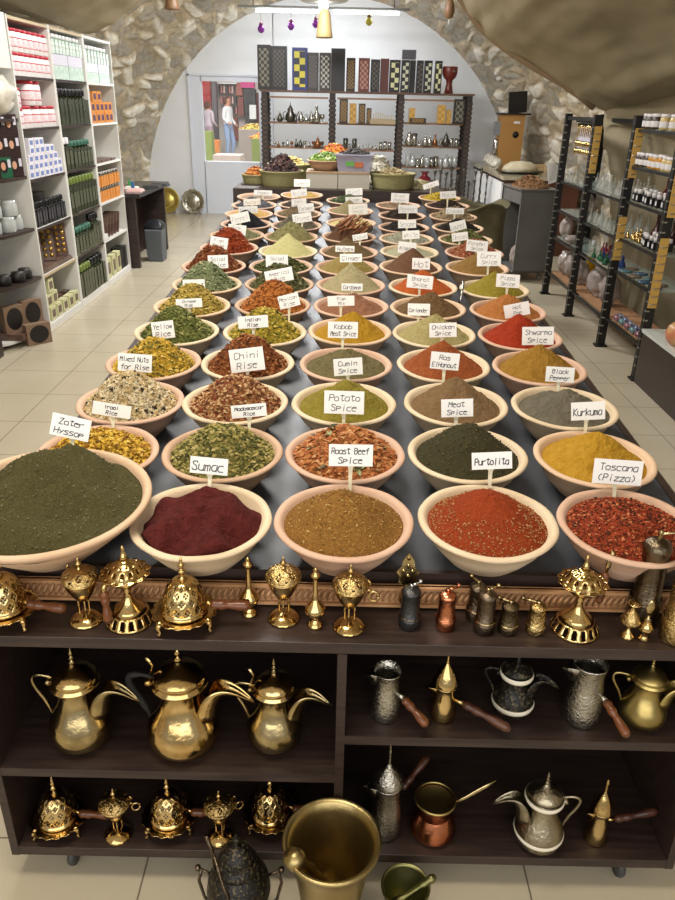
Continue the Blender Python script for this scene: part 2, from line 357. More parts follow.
BOWLS = [
 ('A2', -0.272, 1.312, 'fine', '561a16', '62201c', '421210', 0.035, 'c', 'dark maroon sumac powder', ('Sumac', -0.002, 0.118, 0.145, 0.081, 0.036, -4.0)),
 ('A3', 0.016, 1.32, 'seedy', '8a5a1e', 'a8742c', 'c8a050', 0.055, 'p', 'golden brown ground spice with straw flecks', ('Roast Beef/Spice', 0.013, 0.118, 0.173, 0.094, 0.047, 0.0)),
 ('A4', 0.31, 1.331, 'sesame', '9c3410', 'ac4014', 'c08a4c', 0.055, 'c', 'brick red spice strewn with sesame', ('Purtolita', 0.023, 0.118, 0.162, 0.086, 0.037, 4.0)),
 ('A5', 0.597, 1.324, 'fineflake', 'a8381a', 'c0501e', '5a2c12', 0.04, 'p', 'orange red coarse pizza spice', ('Toscana/(Pizza)', 0.008, 0.118, 0.145, 0.108, 0.054, -3.0)),
 ('B1', -0.564, 1.587, 'flake', 'd8a520', 'e8b830', 'a87018', 0.04, 'p', 'bright yellow rice seasoning flakes', ('Iraqi/Rice', 0.005, 0.118, 0.142, 0.094, 0.032, -8.0)),
 ('B2', -0.272, 1.6, 'flake', '8a8038', 'a89848', '5c5c28', 0.055, 't', 'green and gold herb flakes', ('Madagascar/Rice', 0.05, 0.118, 0.142, 0.087, 0.032, 6.0)),
 ('B3', 0.018, 1.608, 'leafy', 'b8602c', 'c87838', '985020', 0.05, 'p', 'orange flakes with dry bay leaves', ('Potato/Spice', -0.004, 0.118, 0.166, 0.099, 0.057, 0.0)),
 ('B4', 0.31, 1.619, 'seedy', '3e3a22', '4c4428', '6a5a34', 0.055, 'c', 'dark olive ground spice with specks', ('Meat/Spice', -0.013, 0.118, 0.153, 0.08, 0.045, 3.0)),
 ('B5', 0.612, 1.612, 'fine', 'c48c14', 'ce9820', 'b07a10', 0.085, 'k', 'vivid yellow turmeric powder', ('Kurkuma', 0.01, 0.118, 0.156, 0.085, 0.045, 4.0)),
 ('C1', -0.559, 1.875, 'nuts', 'dcc89c', 'c8a86c', '3c3024', 0.06, 'p', 'pale nuts with dark raisins', ('Mixed Nuts/for Rise', -0.014, 0.118, 0.153, 0.093, 0.05, -3.0)),
 ('C2', -0.279, 1.888, 'flake', 'a8703a', 'c89860', '8a3c20', 0.06, 'c', 'tan and rust coloured flakes', ('Chini/Rise', 0.019, 0.118, 0.164, 0.096, 0.065, 8.0)),
 ('C3', 0.015, 1.896, 'fine', '8c7e22', '968628', '7c7020', 0.085, 'c', 'olive yellow powder', ('Cumin/Spice', 0.01, 0.118, 0.147, 0.082, 0.048, 5.0)),
 ('C4', 0.32, 1.907, 'fine', '80603c', '8a6842', '74563a', 0.09, 'c', 'light brown powder', ('Ras/ElHanout', -0.021, 0.118, 0.166, 0.082, 0.048, -4.0)),
 ('C5', 0.615, 1.9, 'fine', '6a6350', '746c58', '5c5644', 0.07, 'c', 'grey ground pepper', ('Black/Pepper', 0.013, 0.118, 0.136, 0.082, 0.043, -2.0)),
 ('D1', -0.563, 2.163, 'flake', 'c89a1e', 'e0b430', '7a7028', 0.06, 'p', 'yellow flakes mixed with green', ('Yellow/Rice', 0.006, 0.118, 0.151, 0.069, 0.054, 8.0)),
 ('D2', -0.279, 2.176, 'flake', '8e4a1e', 'a85c28', '6c3416', 0.07, 'c', 'reddish brown flakes', ('Indian/Rise', 0.005, 0.118, 0.179, 0.094, 0.038, 5.0)),
 ('D3', 0.02, 2.184, 'fine', '6c6238', '766a40', '5c542e', 0.06, 'p', 'dark khaki powder', ('Kabab/Meat Spice', -0.011, 0.118, 0.157, 0.095, 0.051, 0.0)),
 ('D4', 0.32, 2.195, 'fine', '9e4a20', 'aa5424', '8e3e18', 0.088, 'c', 'rust orange powder', ('Chicken/Spice', 0.007, 0.118, 0.16, 0.086, 0.045, 3.0)),
 ('D5', 0.613, 2.188, 'fine', 'a0701c', 'ac7a22', '8e6216', 0.085, 'p', 'ochre powder', ('Shwarma/Spice', 0.016, 0.118, 0.15, 0.102, 0.057, 2.0)),
 ('E1', -0.55, 2.451, 'flake', '6c7230', '888a3c', '4c5424', 0.065, 'c', 'dark green herb flakes', ('Chinese/Rise', 0.021, 0.118, 0.151, 0.091, 0.031, 4.0)),
 ('E2', -0.255, 2.464, 'flake', 'b89a20', 'd0ac2c', '6c7428', 0.065, 'c', 'yellow and green flakes', ('Mexican/Rise', 0.074, 0.118, 0.163, 0.073, 0.045, 15.0)),
 ('E3', 0.034, 2.49, 'fine', 'b88412', 'c28e18', 'a87610', 0.085, 'k', 'mustard yellow powder', ('Fish/Mix', -0.033, 0.118, 0.159, 0.095, 0.035, 3.0)),
 ('E4', 0.321, 2.483, 'fine', 'a8985a', 'b0a062', '9c8c50', 0.085, 'c', 'pale khaki powder', ('Coriander', -0.044, 0.118, 0.136, 0.078, 0.042, 0.0)),
 ('E5', 0.612, 2.476, 'fine', 'aa2c12', 'b63414', '9c260c', 0.095, 'p', 'bright red paprika powder', ('Hot/Pap', 0.009, 0.118, 0.145, 0.092, 0.046, 12.0)),
 ('F1', -0.552, 2.739, 'flake', 'b89838', 'd0b048', '8a7828', 0.065, 'k', 'gold green herb flakes', ('Entreat', -0.013, 0.118, 0.134, 0.084, 0.042, 3.0)),
 ('F2', -0.254, 2.769, 'flake', 'c06a24', 'd47e30', '94481a', 0.075, 't', 'orange flakes', ('America/Rice', 0.014, 0.118, 0.169, 0.108, 0.05, 12.0)),
 ('F3', 0.039, 2.778, 'fine', '966040', 'a0684a', '885638', 0.06, 'p', 'cinnamon brown powder', ('Cardamom', 0.004, 0.118, 0.129, 0.082, 0.027, 0.0)),
 ('F4', 0.329, 2.774, 'fine', '70502e', '7a5a36', '644626', 0.08, 'k', 'dark brown powder', ('Bharat/Spice', -0.024, 0.118, 0.156, 0.101, 0.05, -4.0)),
 ('F5', 0.627, 2.764, 'fine', 'b8692a', 'c27432', 'a85e22', 0.08, 'p', 'light orange powder', ('Pizza/Spice', 0.015, 0.118, 0.17, 0.092, 0.05, -2.0)),
 ('G1', -0.546, 3.036, 'flake', '7c8658', '949c70', '5c683c', 0.07, 'k', 'grey green herb flakes', ('Salad/Spice', 0.029, 0.118, 0.151, 0.084, 0.054, 3.0)),
 ('G2', -0.252, 3.057, 'flake', '5c5c34', '707044', '44481e', 0.065, 't', 'dull green herb flakes', ('Salad/Mix', -0.02, 0.118, 0.155, 0.093, 0.05, 2.0)),
 ('G3', 0.041, 3.068, 'fine', 'a89a6a', 'b2a474', '9c8e5e', 0.1, 'p', 'sand beige powder', ('Ginger', -0.002, 0.118, 0.171, 0.093, 0.034, 2.0)),
 ('G4', 0.336, 3.062, 'fine', 'c05018', 'cc5c1e', 'b04410', 0.085, 'c', 'bright orange chili powder', ('Hot', -0.001, 0.118, 0.155, 0.076, 0.046, 0.0)),
 ('G5', 0.627, 3.055, 'fine', '94821e', '9e8c28', '867416', 0.085, 'c', 'yellow olive powder', ('Curry/Spice', -0.01, 0.118, 0.183, 0.101, 0.059, 2.0)),
 ('H1', -0.563, 3.327, 'flake', '8a4420', 'a45c2e', '6c2e14', 0.07, 'p', 'reddish brown dried flakes', ('Fish/Spice', 0.007, 0.118, 0.164, 0.081, 0.05, -8.0)),
 ('H2', -0.268, 3.345, 'flake', '4c5020', '646830', '3a3e18', 0.035, 'p', 'dark green leaf flakes', None),
 ('H3', 0.025, 3.356, 'fine', '98803a', 'a28a44', '8a7230', 0.085, 'p', 'golden khaki powder', ('Nutmeg', -0.011, 0.118, 0.143, 0.087, 0.027, 0.0)),
 ('H4', 0.312, 3.386, 'fine', '704a32', '7a5238', '64402a', 0.1, 'k', 'chocolate brown powder', ('Allspice', -0.012, 0.118, 0.147, 0.083, 0.051, -4.0)),
 ('H5', 0.61, 3.394, 'fine', '90682c', '9a7234', '825c24', 0.08, 'k', 'golden brown curry powder', ('Falafel/Spice', 0.012, 0.118, 0.16, 0.101, 0.051, -4.0)),
 ('I1', -0.546, 3.676, 'flake', 'a83c18', 'c05020', '842a10', 0.075, 'p', 'red chili flakes', ('Pink/Salt', 0.026, 0.118, 0.151, 0.089, 0.049, -5.0)),
 ('I2', -0.257, 3.633, 'fine', 'cfc87c', 'd6d088', 'c4bc70', 0.1, 'c', 'pale yellow garlic powder', None),
 ('I3', 0.034, 3.644, 'fine', '6c5632', '765e3a', '604a2a', 0.08, 'p', 'umber brown powder', ('Clove', 0.054, 0.118, 0.137, 0.074, 0.029, 10.0)),
 ('I4', 0.328, 3.674, 'fine', 'a8a480', 'b0ac8a', '9c9874', 0.04, 'c', 'pale greenish grey powder', ('White', 0.012, 0.118, 0.146, 0.084, 0.04, 4.0)),
 ('I5', 0.64, 3.684, 'flake', 'b0603a', 'c0704a', '984c2a', 0.05, 'p', 'salmon orange granules', ('Onion', -0.056, 0.118, 0.14, 0.079, 0.04, 8.0)),
 ('J1', -0.544, 3.964, 'seed', '84845a', '92926a', '747448', 0.05, 't', 'pale green seeds', ('Fennel', 0.002, 0.118, 0.153, 0.1, 0.053, 14.0)),
 ('J2', -0.264, 3.951, 'seed', '989058', 'a49c66', '888048', 0.075, 't', 'yellow green ground seeds', ('Thyme', 0.051, 0.118, 0.163, 0.1, 0.047, 10.0)),
 ('J3', 0.036, 3.981, 'sticks', '6c4830', '805838', '543420', 0.085, 't', 'cinnamon sticks heaped over crumbs', None),
 ('J4', 0.334, 3.962, 'seed', 'a8a48a', 'b4b098', '98947a', 0.04, 'k', 'off white seeds', ('Sesame', 0.008, 0.118, 0.142, 0.095, 0.042, 2.0)),
 ('J5', 0.639, 3.972, 'flake', '6c7038', '808448', '545a28', 0.04, 'k', 'green cardamom pods', ('Laurel', -0.026, 0.118, 0.136, 0.085, 0.048, 15.0)),
 ('K1', -0.53, 4.252, 'fine', '14141a', '1a1a20', '101014', 0.09, 'p', 'jet black nigella seeds', ('Nigella', -0.003, 0.118, 0.143, 0.107, 0.039, 4.0)),
 ('K2', -0.253, 4.239, 'seed', '6e6650', '7a725c', '605842', 0.07, 'p', 'grey brown seeds', ('Caraway', 0.047, 0.118, 0.163, 0.09, 0.045, 8.0)),
 ('K3', 0.049, 4.341, 'fine', 'c8b868', 'd0c072', 'bcac5c', 0.05, 'p', 'light yellow powder', ('Curry/Seeds', 0.039, 0.118, 0.145, 0.109, 0.057, 4.0)),
 ('K4', 0.339, 4.25, 'seed', '2e2620', '383028', '241e18', 0.04, 'p', 'black peppercorns', ('Pepper', 0.027, 0.118, 0.167, 0.107, 0.045, 2.0)),
 ('K5', 0.641, 4.273, 'seed', '302820', '3c3228', '261e18', 0.05, 'k', 'dark brown cloves', ('Cloves', -0.007, 0.118, 0.158, 0.102, 0.034, 0.0)),
 ('L1', -0.548, 4.54, 'fine', 'c89a4a', 'd0a454', 'bc8e40', 0.06, 'p', 'golden tan powder', ('Mustard', 0.005, 0.118, 0.137, 0.102, 0.036, 4.0)),
 ('L2', -0.264, 4.579, 'seed', '7a6648', '867254', '6c583c', 0.05, 'p', 'brown cumin seeds', ('Cumin/Seeds', -0.0, 0.118, 0.131, 0.09, 0.048, 4.0)),
 ('L3', 0.045, 4.701, 'fine', '887a50', '92845a', '7c6e44', 0.075, 'p', 'khaki ground seeds', ('Sage', 0.023, 0.118, 0.135, 0.105, 0.037, 4.0)),
 ('L4', 0.351, 4.588, 'seed', '36291f', '42342a', '2c2018', 0.045, 'p', 'dark brown berries', ('Black/Pepper', -0.008, 0.118, 0.171, 0.108, 0.054, -2.0)),
 ('L5', 0.654, 4.592, 'nuts', 'a08a64', 'b49c74', '5c4630', 0.045, 't', 'tan nut pieces and pods', ('Mace', -0.024, 0.118, 0.194, 0.096, 0.042, 5.0)),
 ('M1', -0.549, 4.828, 'seed', '5a5a60', '66666c', '4c4c52', 0.05, 'p', 'slate grey poppy seeds', ('Poppy', 0.044, 0.118, 0.145, 0.114, 0.032, 0.0)),
 ('M2', -0.262, 4.878, 'seed', '4a4038', '564c44', '3c342c', 0.04, 'p', 'dark charcoal seeds', ('Anise', -0.019, 0.118, 0.141, 0.102, 0.045, 6.0)),
 ('M3', 0.033, 5.061, 'flake', '4c5a3a', '606e4a', '38462a', 0.03, 'p', 'dark green dried herb', ('Mint', 0.039, 0.118, 0.126, 0.112, 0.046, 4.0)),
 ('M4', 0.348, 4.918, 'seed', '94785a', 'a08466', '846a4e', 0.02, 'p', 'light brown crumbs', None),
 ('M5', 0.662, 4.952, 'seed', '3a2a22', '46342a', '2e201a', 0.045, 't', 'dark brown dried pods', None),
 ('N1', -0.552, 5.137, 'fine', '8a7868', '948272', '7c6a5c', 0.015, 'p', 'dusty taupe powder', None),
 ('N2', -0.275, 5.238, 'fine', 'b08c3c', 'ba9646', 'a48030', 0.045, 'p', 'mustard gold powder', ('Turmeric', -0.006, 0.118, 0.149, 0.109, 0.048, 0.0)),
 ('N5', 0.646, 5.24, 'flake', 'c8a820', 'd8b830', 'a88c18', 0.03, 't', 'bright yellow turmeric roots', ('Root', -0.05, 0.118, 0.154, 0.109, 0.034, 18.0)),
]
# ================================================================ BOWLS OF SPICE
def bowl_mesh(name, m, R, Hh, seg=56, wall=.011, base=.56):
    b = R*base
    pr = [(.001, 0), (b*.96, 0), (b, .004), (b+.28*(R-b), Hh*.27), (b+.6*(R-b), Hh*.56), (R-.012, Hh*.86), (R-.004, Hh*.9), (R, Hh*.945), (R-.002, Hh*.985), (R-.008, Hh), (R-.014, Hh*.985),
          (R-.018, Hh*.92), (R-.03, Hh*.7), (b+.3*(R-b)-wall, Hh*.35), (b*.7, .012), (.001, .011)]
    return MB().lathe(pr, seg).mesh(name, m)
BM = {k: bowl_mesh('spice_bowl', RIM[k], .1425, .088, base=.56) for k in RIM}
for me in BM.values():
    for v in me.vertices:
        d = noise.noise(Vector(v.co)*14)*.0018; v.co.x *= 1+d/.1; v.co.y *= 1+d/.1
def heap(R, zr, peak, kind, rng, near_, big=False, sumac=False):
    """cone of loose spice; local z=0 is the bowl base"""
    nr, ns = (44, 96) if near_ else (22, 48)
    off = Vector((rng.uniform(0, 50), rng.uniform(0, 50), 0)); px, py = rng.uniform(-.012, .012), rng.uniform(-.008, .014)
    amp = {'fine': .0075 if near_ else .0045, 'seedy': .004, 'sesame': .004}.get(kind, .007)
    def hz(x, y):
        r = math.hypot(x-px*(1-math.hypot(x, y)/R), y-py*(1-math.hypot(x, y)/R))/R; r = min(1, r)
        p = 1.0 if kind == 'fine' else 1.25
        h = peak*((1+.0025-math.sqrt(r*r+.0025))/1.0)**p if kind == 'fine' else peak*(math.cos(min(1, r)*PI/2)**1.25)
        q = Vector((x, y, 0))+off
        if big: h += .02*noise.noise(q*13)-.045*math.exp(-((x-.03)**2+(y+.03)**2)/.005)+.05*math.exp(-((x-.0)**2+(y-.09)**2)/.006)
        if sumac: h += .045*noise.noise(q*14)-.035*math.exp(-((x-.0)**2+(y+.01)**2)/.0012)
        n = amp*(noise.noise(q*22)+.5*noise.noise(q*60)+.35*noise.noise(q*140)*(1 if near_ else 0))
        a = math.atan2(y, x); n += .003*math.sin(a*5+off.x)*noise.noise(q*9)
        return zr+h+n*(1-r**6)*1.1
    mb = MB(); vs = [(0, 0, hz(0, 0))]; fs = []
    for i in range(1, nr+1):
        for j in range(ns):
            a = 2*PI*j/ns; r = R*i/nr; vs.append((r*math.cos(a), r*math.sin(a), hz(r*math.cos(a), r*math.sin(a))))
    # skirt down into the bowl
    for j in range(ns):
        a = 2*PI*j/ns; vs.append((R*.93*math.cos(a), R*.93*math.sin(a), zr-.012))
    for j in range(ns): fs.append((0, 1+j, 1+(j+1) % ns))
    for i in range(nr):
        for j in range(ns):
            k = (j+1) % ns; a = 1+i*ns; fs.append((a+j, a+ns+j, a+ns+k, a+k))
    mb.add(vs, fs, 0, True)
    return mb, hz
def chips(mb, hz, R, n, rng, size, mats, flat=.35, lift=.001, rmin=0, L=1.6):
    for _ in range(n):
        a = rng.uniform(0, 2*PI); r = R*(rmin+(1-rmin)*math.sqrt(rng.random()))*.985
        x, y = r*math.cos(a), r*math.sin(a); z = hz(x, y)+lift
        s = size*rng.choice((.5, .7, .9, 1.2, 1.6))*rng.uniform(.8, 1.2); rt = Matrix.Rotation(rng.uniform(0, 2*PI), 3, 'Z') @ Matrix.Rotation(rng.uniform(-.9, .9), 3, 'X') @ Matrix.Rotation(rng.uniform(-.5, .5), 3, 'Y')
        pts = [Vector((-s*L/2, 0, 0)), Vector((0, -s/2, s*.12)), Vector((s*L/2, 0, 0)), Vector((0, s/2, s*.12)), Vector((0, 0, s*flat))]
        mb.add([rt @ p+Vector((x, y, z)) for p in pts], [(0, 1, 4), (1, 2, 4), (2, 3, 4), (3, 0, 4), (3, 2, 1, 0)], rng.choice(mats))
def spice_mats(k, c1, c2, c3, kind):
    sp = {'fine': 1.6, 'seed': 1.0}.get(kind, .7)
    a = mat('spice_'+k, c1, .95, 0, c2=c2 if kind in ('fine', 'seedy', 'sesame', 'zaatar') else c3, ns=60 if kind == 'fine' else 260, bump=sp, bs=140 if kind == 'fine' else 330, spec=.1, det=6, sharp=(.4, .6) if kind == 'fine' else (.5, .62))
    lt = ''.join('%02x' % int(int(c2[i:i+2], 16)*.74+(225, 205, 165)[i//2]*.26) for i in (0, 2, 4)); dk = ''.join('%02x' % int(int(c3[i:i+2], 16)*.72) for i in (0, 2, 4))
    return [a]+[mat('flake_'+h, h, .85, spec=.15) for h in (c1, c2, c3)]+([mat('flake_'+h, h, .85, spec=.15) for h in (lt, dk)] if kind in ('flake', 'leafy', 'nuts', 'fineflake') else [])
# handwriting
GL = {'A': '002640 1333', 'B': '0006 06264534 3403 34423000', 'C': '4536160501103041', 'D': '0006 062644422000', 'E': '46060040 0333', 'F': '460600 0333', 'G': '4536160501103042 4222', 'H': '0006 4046 0343',
 'I': '2026', 'J': '4641301001', 'K': '0006 460340', 'L': '060040', 'M': '0006234640', 'N': '00064046', 'O': '1030414536160501 0110', 'P': '0006 0636454433 3303', 'R': '0006 0636454433 3303 2340', 'S': '45361605143341301001',
 'T': '0646 2620', 'U': '06011030414 6'.replace(' ', ''), 'V': '062046', 'W': '0610233046', 'Y': '062346 2320', 'Z': '06460040', 'a': '4414040110304 1'.replace(' ', ''), 'b': '06003041433404', 'c': '441403011040', 'd': '46400110 03144 4'.replace(' ', ''),
 'e': '0343341403011040', 'f': '46362520 0444', 'g': '44140312424 4'.replace(' ', ''), 'h': '0600 03344340', 'i': '2420 2526', 'k': '0600 440240', 'l': '2620', 'm': '0400 03142320 23344340', 'n': '0400 03344340',
 'o': '143443413010010314', 'p': '0400 0434433202', 'r': '0400 033444', 's': '4414033241300 0'.replace(' ', ''), 't': '26213041 0545', 'u': '0401103041 4440', 'v': '042044', 'w': '0410233044', 'y': '0422 4410', 'z': '04440040', '(': '36141230', ')': '16343210'}
GL['x'] = '0440 0044'; GL['q'] = '4414030110304 1 4440'.replace('4 1', '41'); GL['a'] = '34140301103041 4440'; GL['d'] = '46401001031444'; GL['g'] = '34140312324 1'.replace(' ', '')+' 44413010'; GL['s'] = '44140332413000'
TWF = [1]
def write(mb, text, w, h, rng, m=0, y=-.0012):
    lines = text.split('/'); nl = len(lines); lh = h*.86/nl
    for li, t in enumerate(lines):
        n = len(t); ch = min(lh*.62, w*.9/(n*.78)*6/6*1.25); sx = min(w*.88/n/5.0*.95, ch/6*1.0); gx = sx*1.28*4
        x = -gx*n/2+sx*.5+rng.uniform(-.002, .002); base = h*.43-lh*(li+1)+(lh-ch)*.4
        for c in t:
            for st in GL.get(c, '').split():
                p = [(x+(int(st[i])+rng.uniform(-.18, .18))*sx+(int(st[i+1])-3)*sx*.12, base+(int(st[i+1])+rng.uniform(-.2, .2))*ch/6) for i in range(0, len(st)-1, 2)]
                tw = .00085*(1.2 if nl == 1 else 1)*TWF[0]
                for (xa, za), (xb, zb) in zip(p, p[1:]):
                    d = math.hypot(xb-xa, zb-za) or 1e-6; nx, nz = -(zb-za)/d*tw, (xb-xa)/d*tw; ex, ez = (xb-xa)/d*tw*.6, (zb-za)/d*tw*.6
                    mb.add([(xa-ex+nx, y, za-ez+nz), (xa-ex-nx, y, za-ez-nz), (xb+ex-nx, y, zb+ez-nz), (xb+ex+nx, y, zb+ez+nz)], [(0, 1, 2, 3)], m)
            x += gx
PLACE = {'1': 'leftmost', '2': 'second', '3': 'middle', '4': 'fourth', '5': 'rightmost'}
RIMN = {'p': 'pinkish terracotta', 'c': 'cream clay', 'k': 'pale peach clay', 't': 'tan clay'}
def make_bowl(d):
    k, x, y, kind, c1, c2, c3, peak, rim, desc, sg = d
    rng = random.Random(k); row = ord(k[0])-65; big = k == 'A1'; near_ = row < 6
    R, HH = (.212, .125) if big else (.1425, .088)
    c1, c2, c3 = desat(c1), desat(c2), desat(c3)
    if kind in ('flake', 'fineflake', 'leafy', 'nuts', 'seedy', 'sesame'): peak *= 1.38 if row else 1.25
    if k == 'A2': peak = .07
    z = tz(y)+.0005
    said = desc+(', signed '+sg[0].replace('/', ' ') if sg and row < 8 else '')
    if big: b = link('spice_bowl', bowl_mesh('spice_bowl', M_terrak, R, HH, 72, .013, .42)); 
    else: b = link('spice_bowl', BM[rim])
    b.location = (x, y, z); b.rotation_euler = (TA, 0, rng.uniform(0, 6) if not big else 0)
    b.rotation_euler = (Matrix.Rotation(TA, 3, 'X') @ Matrix.Rotation(rng.uniform(0, 6), 3, 'Z')).to_euler()
    tag(b, ('largest ' if big else '')+RIMN[rim]+' bowl holding '+desc, 'bowl', 'bowls of spice on the long table')
    Rs = R-.0205; zr = HH*(.86 if kind != 'fine' else .83) if not big else HH*.84
    mb, hz = heap(Rs, zr, peak, kind, rng, near_, big, k == 'A2')
    ms = spice_mats(k, c1, c2, c3, kind)
    dens = 1 if row < 3 else .6 if row < 6 else .35 if row < 10 else .2
    if kind == 'fineflake': chips(mb, hz, Rs, 4200, rng, .0042, [1, 1, 2, 1, 3, 4, 5, 1])
    elif kind == 'flake': chips(mb, hz, Rs, int(2300*dens), rng, .0078 if row < 6 else .009, [1, 1, 2, 2, 3, 3, 4, 5], L=1.3)
    elif kind == 'nuts': chips(mb, hz, Rs, int(1700*dens), rng, .0088, [1, 1, 2, 2, 2, 1, 1, 2, 1, 2, 3], .7, L=1.2)
    elif kind == 'seedy':
        chips(mb, hz, Rs, int(600*dens), rng, .003, [1, 2, 3], .5)
    elif kind == 'sesame': chips(mb, hz, Rs, 1700, rng, .0026, [3, 3, 2], .5, rmin=.42)
    elif kind == 'seed': chips(mb, hz, Rs, int(1600*dens), rng, .0058, [1, 2, 3], .6, L=1.2)
    elif kind == 'leafy':
        chips(mb, hz, Rs, 2300, rng, .0082, [1, 1, 2, 2, 3, 4], L=1.9)
        ms += [mat('bay_leaf', '8c9468', .7), mat('bay_leaf_dark', '4c5034', .7)]
        for _ in range(26):
            a = rng.uniform(0, 2*PI); r = Rs*rng.uniform(.3, .92); px, py = r*math.cos(a), r*math.sin(a); s = rng.uniform(.012, .018)
            rt = Matrix.Rotation(rng.uniform(0, 6), 3, 'Z') @ Matrix.Rotation(rng.uniform(-.5, .5), 3, 'X') @ Matrix.Rotation(rng.uniform(-.5, .5), 3, 'Y')
            pts = [Vector((s*c, s*.42*e*math.sin(PI*(c+1)/2), .003*abs(e))) for c, e in ((-1, 0), (-.4, 1), (.3, 1), (1, 0), (.3, -1), (-.4, -1), (0, 0))]
            mb.add([rt @ p+Vector((px, py, hz(px, py)+.005)) for p in pts], [(0, 6, 1), (1, 6, 2), (2, 6, 3), (3, 6, 4), (4, 6, 5), (5, 6, 0)], rng.choice([6, 6, 7]))
    elif kind == 'zaatar':
        chips(mb, hz, Rs, 1500, rng, .0024, [3, 2], .5)
    if kind == 'sticks':
        nst = [mat('cinnamon_bark', '8a5634', .8, c2='6c4024', ns=60), mat('cinnamon_pale', 'a87850', .8)]
        h = mb.build('spice_heap', ms)
        for i in range(44):
            t = MB(); a0 = .95+rng.uniform(-.25, .25); ln = rng.uniform(.04, .055); ox, oy = rng.uniform(-.05, .085), rng.uniform(-.075, .05); zz = hz(ox, oy)+.006+rng.uniform(0, .014)
            dx, dy = math.cos(a0)*ln, math.sin(a0)*ln; dz = rng.uniform(.002, .02)
            t.tube([(-dx, -dy, -dz), (0, 0, 0), (dx, dy, dz)], .0042, 7)
            o = t.build('cinnamon_stick', nst[rng.random() < .35]); M_ = Matrix.Rotation(TA, 3, 'X'); o.rotation_euler = (TA, 0, 0); o.location = Vector((x, y, z))+M_ @ Vector((ox, oy, zz))
            tag(o, 'brown cinnamon stick in the bowl at the middle of the table', 'cinnamon stick', 'cinnamon sticks in the middle bowl')
    else: h = mb.build('spice_heap', ms)
    h.location = (x, y, z); h.rotation_euler = (TA, 0, 0)
    tag(h, 'heap of '+said, 'spice', kind='stuff')
    if sg:
        t, sx, sy, sz, sw, sh, rot = sg
        yaw = rng.uniform(-.12, .12); zb = z
        s = thing('name_sign', ('white sign reading '+t.replace('/', ' ')+', stuck in '+desc) if row < 8 else 'small handwritten white sign stuck in '+desc, 'sign', (x+sx, y+sy, zb), 0, 'handwritten signs in the spice bowls')
        hr = hz(sx*.3, sy*.80)
        tilt = Matrix.Rotation(-.28, 4, 'X') @ Matrix.Rotation(math.radians(-rot), 4, 'Y') @ Matrix.Rotation(yaw, 4, 'Z')
        c = MB(); c.box((0, 0, 0), (sw, .0012, sh)); co = c.build('card', M_card, s); co.location = (0, 0, sz); co.rotation_euler = tilt.to_euler()
        wm = MB(); TWF[0] = 1 if row < 4 else .75 if row < 8 else .5; write(wm, t, sw, sh, rng); wo = wm.build('lettering', M_ink, co)
        wo.location = (0, 0, 0)
        st = MB(); top = sz-sh*.42; lo = min(hr-.012, top-.02)
        st.add([(-.012, .002, top+.006), (.012, .002, top+.006), (.0045, .001, top-.012), (.003, -.012, lo), (-.003, -.012, lo), (-.0045, .001, top-.012),
                (-.012, .0035, top+.006), (.012, .0035, top+.006), (.0045, .0025, top-.012), (.003, -.0105, lo), (-.003, -.0105, lo), (-.0045, .0025, top-.012)],
               [(0, 5, 2, 1), (5, 4, 3, 2), (6, 7, 8, 11), (11, 8, 9, 10), (0, 1, 7, 6), (1, 2, 8, 7), (2, 3, 9, 8), (3, 4, 10, 9), (4, 5, 11, 10), (5, 0, 6, 11)])
        st.build('stake', M_stake, s)
BOWLS.insert(0, ('A1', -.588, 1.322, 'zaatar', '4a4624', '58522c', '7c7650', .055, 'k', 'dark green hyssop blend with sesame', ('Zater/Hyssop', .010, .155, .207, .084, .048, -12)))
for d in BOWLS: make_bowl(d)
sc = thing('metal_scoop', 'steel scoop handle sticking up between bowls of orange and yellow powder', 'scoop', (.475, 2.955, tz(2.955)))
MB().tube([(0, 0, .01), (.004, .01, .06), (.012, .02, .135)], [.004, .005, .006], 8).build('handle', M_chrome, sc)
MB().lathe([(.012, .0), (.02, .02), (.022, .05)], 14, (-.02, 0, .0)).build('cup', M_chrome, sc)
# ================================================================ BRASS WARE
ZL = .6805; ZA = .336; ZB = .4455; ZC = .0975
def finial(mb, z, s=1, m=0, n=2):
    pr = [(.011*s, z), (.004*s, z+.006*s), (.0035*s, z+.012*s)]
    zz = z+.012*s
    for i in range(n):
        r = (.0085-.002*i)*s; pr += [(r*.7, zz+.003*s), (r, zz+.007*s), (r*.6, zz+.011*s), (.003*s, zz+.013*s)]; zz += .013*s
    pr += [(.004*s, zz+.003*s), (.001*s, zz+.012*s), (.0, zz+.013*s)]
    mb.lathe(pr, 14, m=m)
def wood_handle(p0, p1, mat_, parent, name='handle', r=.0085):
    p0, p1 = Vector(p0), Vector(p1); n = 18; rr = [.55, .9, 1.0, .8, .95, 1.0, .9, .7, .72, .78, .86, .95, 1.0, 1.02, .98, 1.05, .85, .35]
    return MB().tube([p0+(p1-p0)*i/(n-1) for i in range(n)], [r*q for q in rr], 12).build(name, mat_, parent)
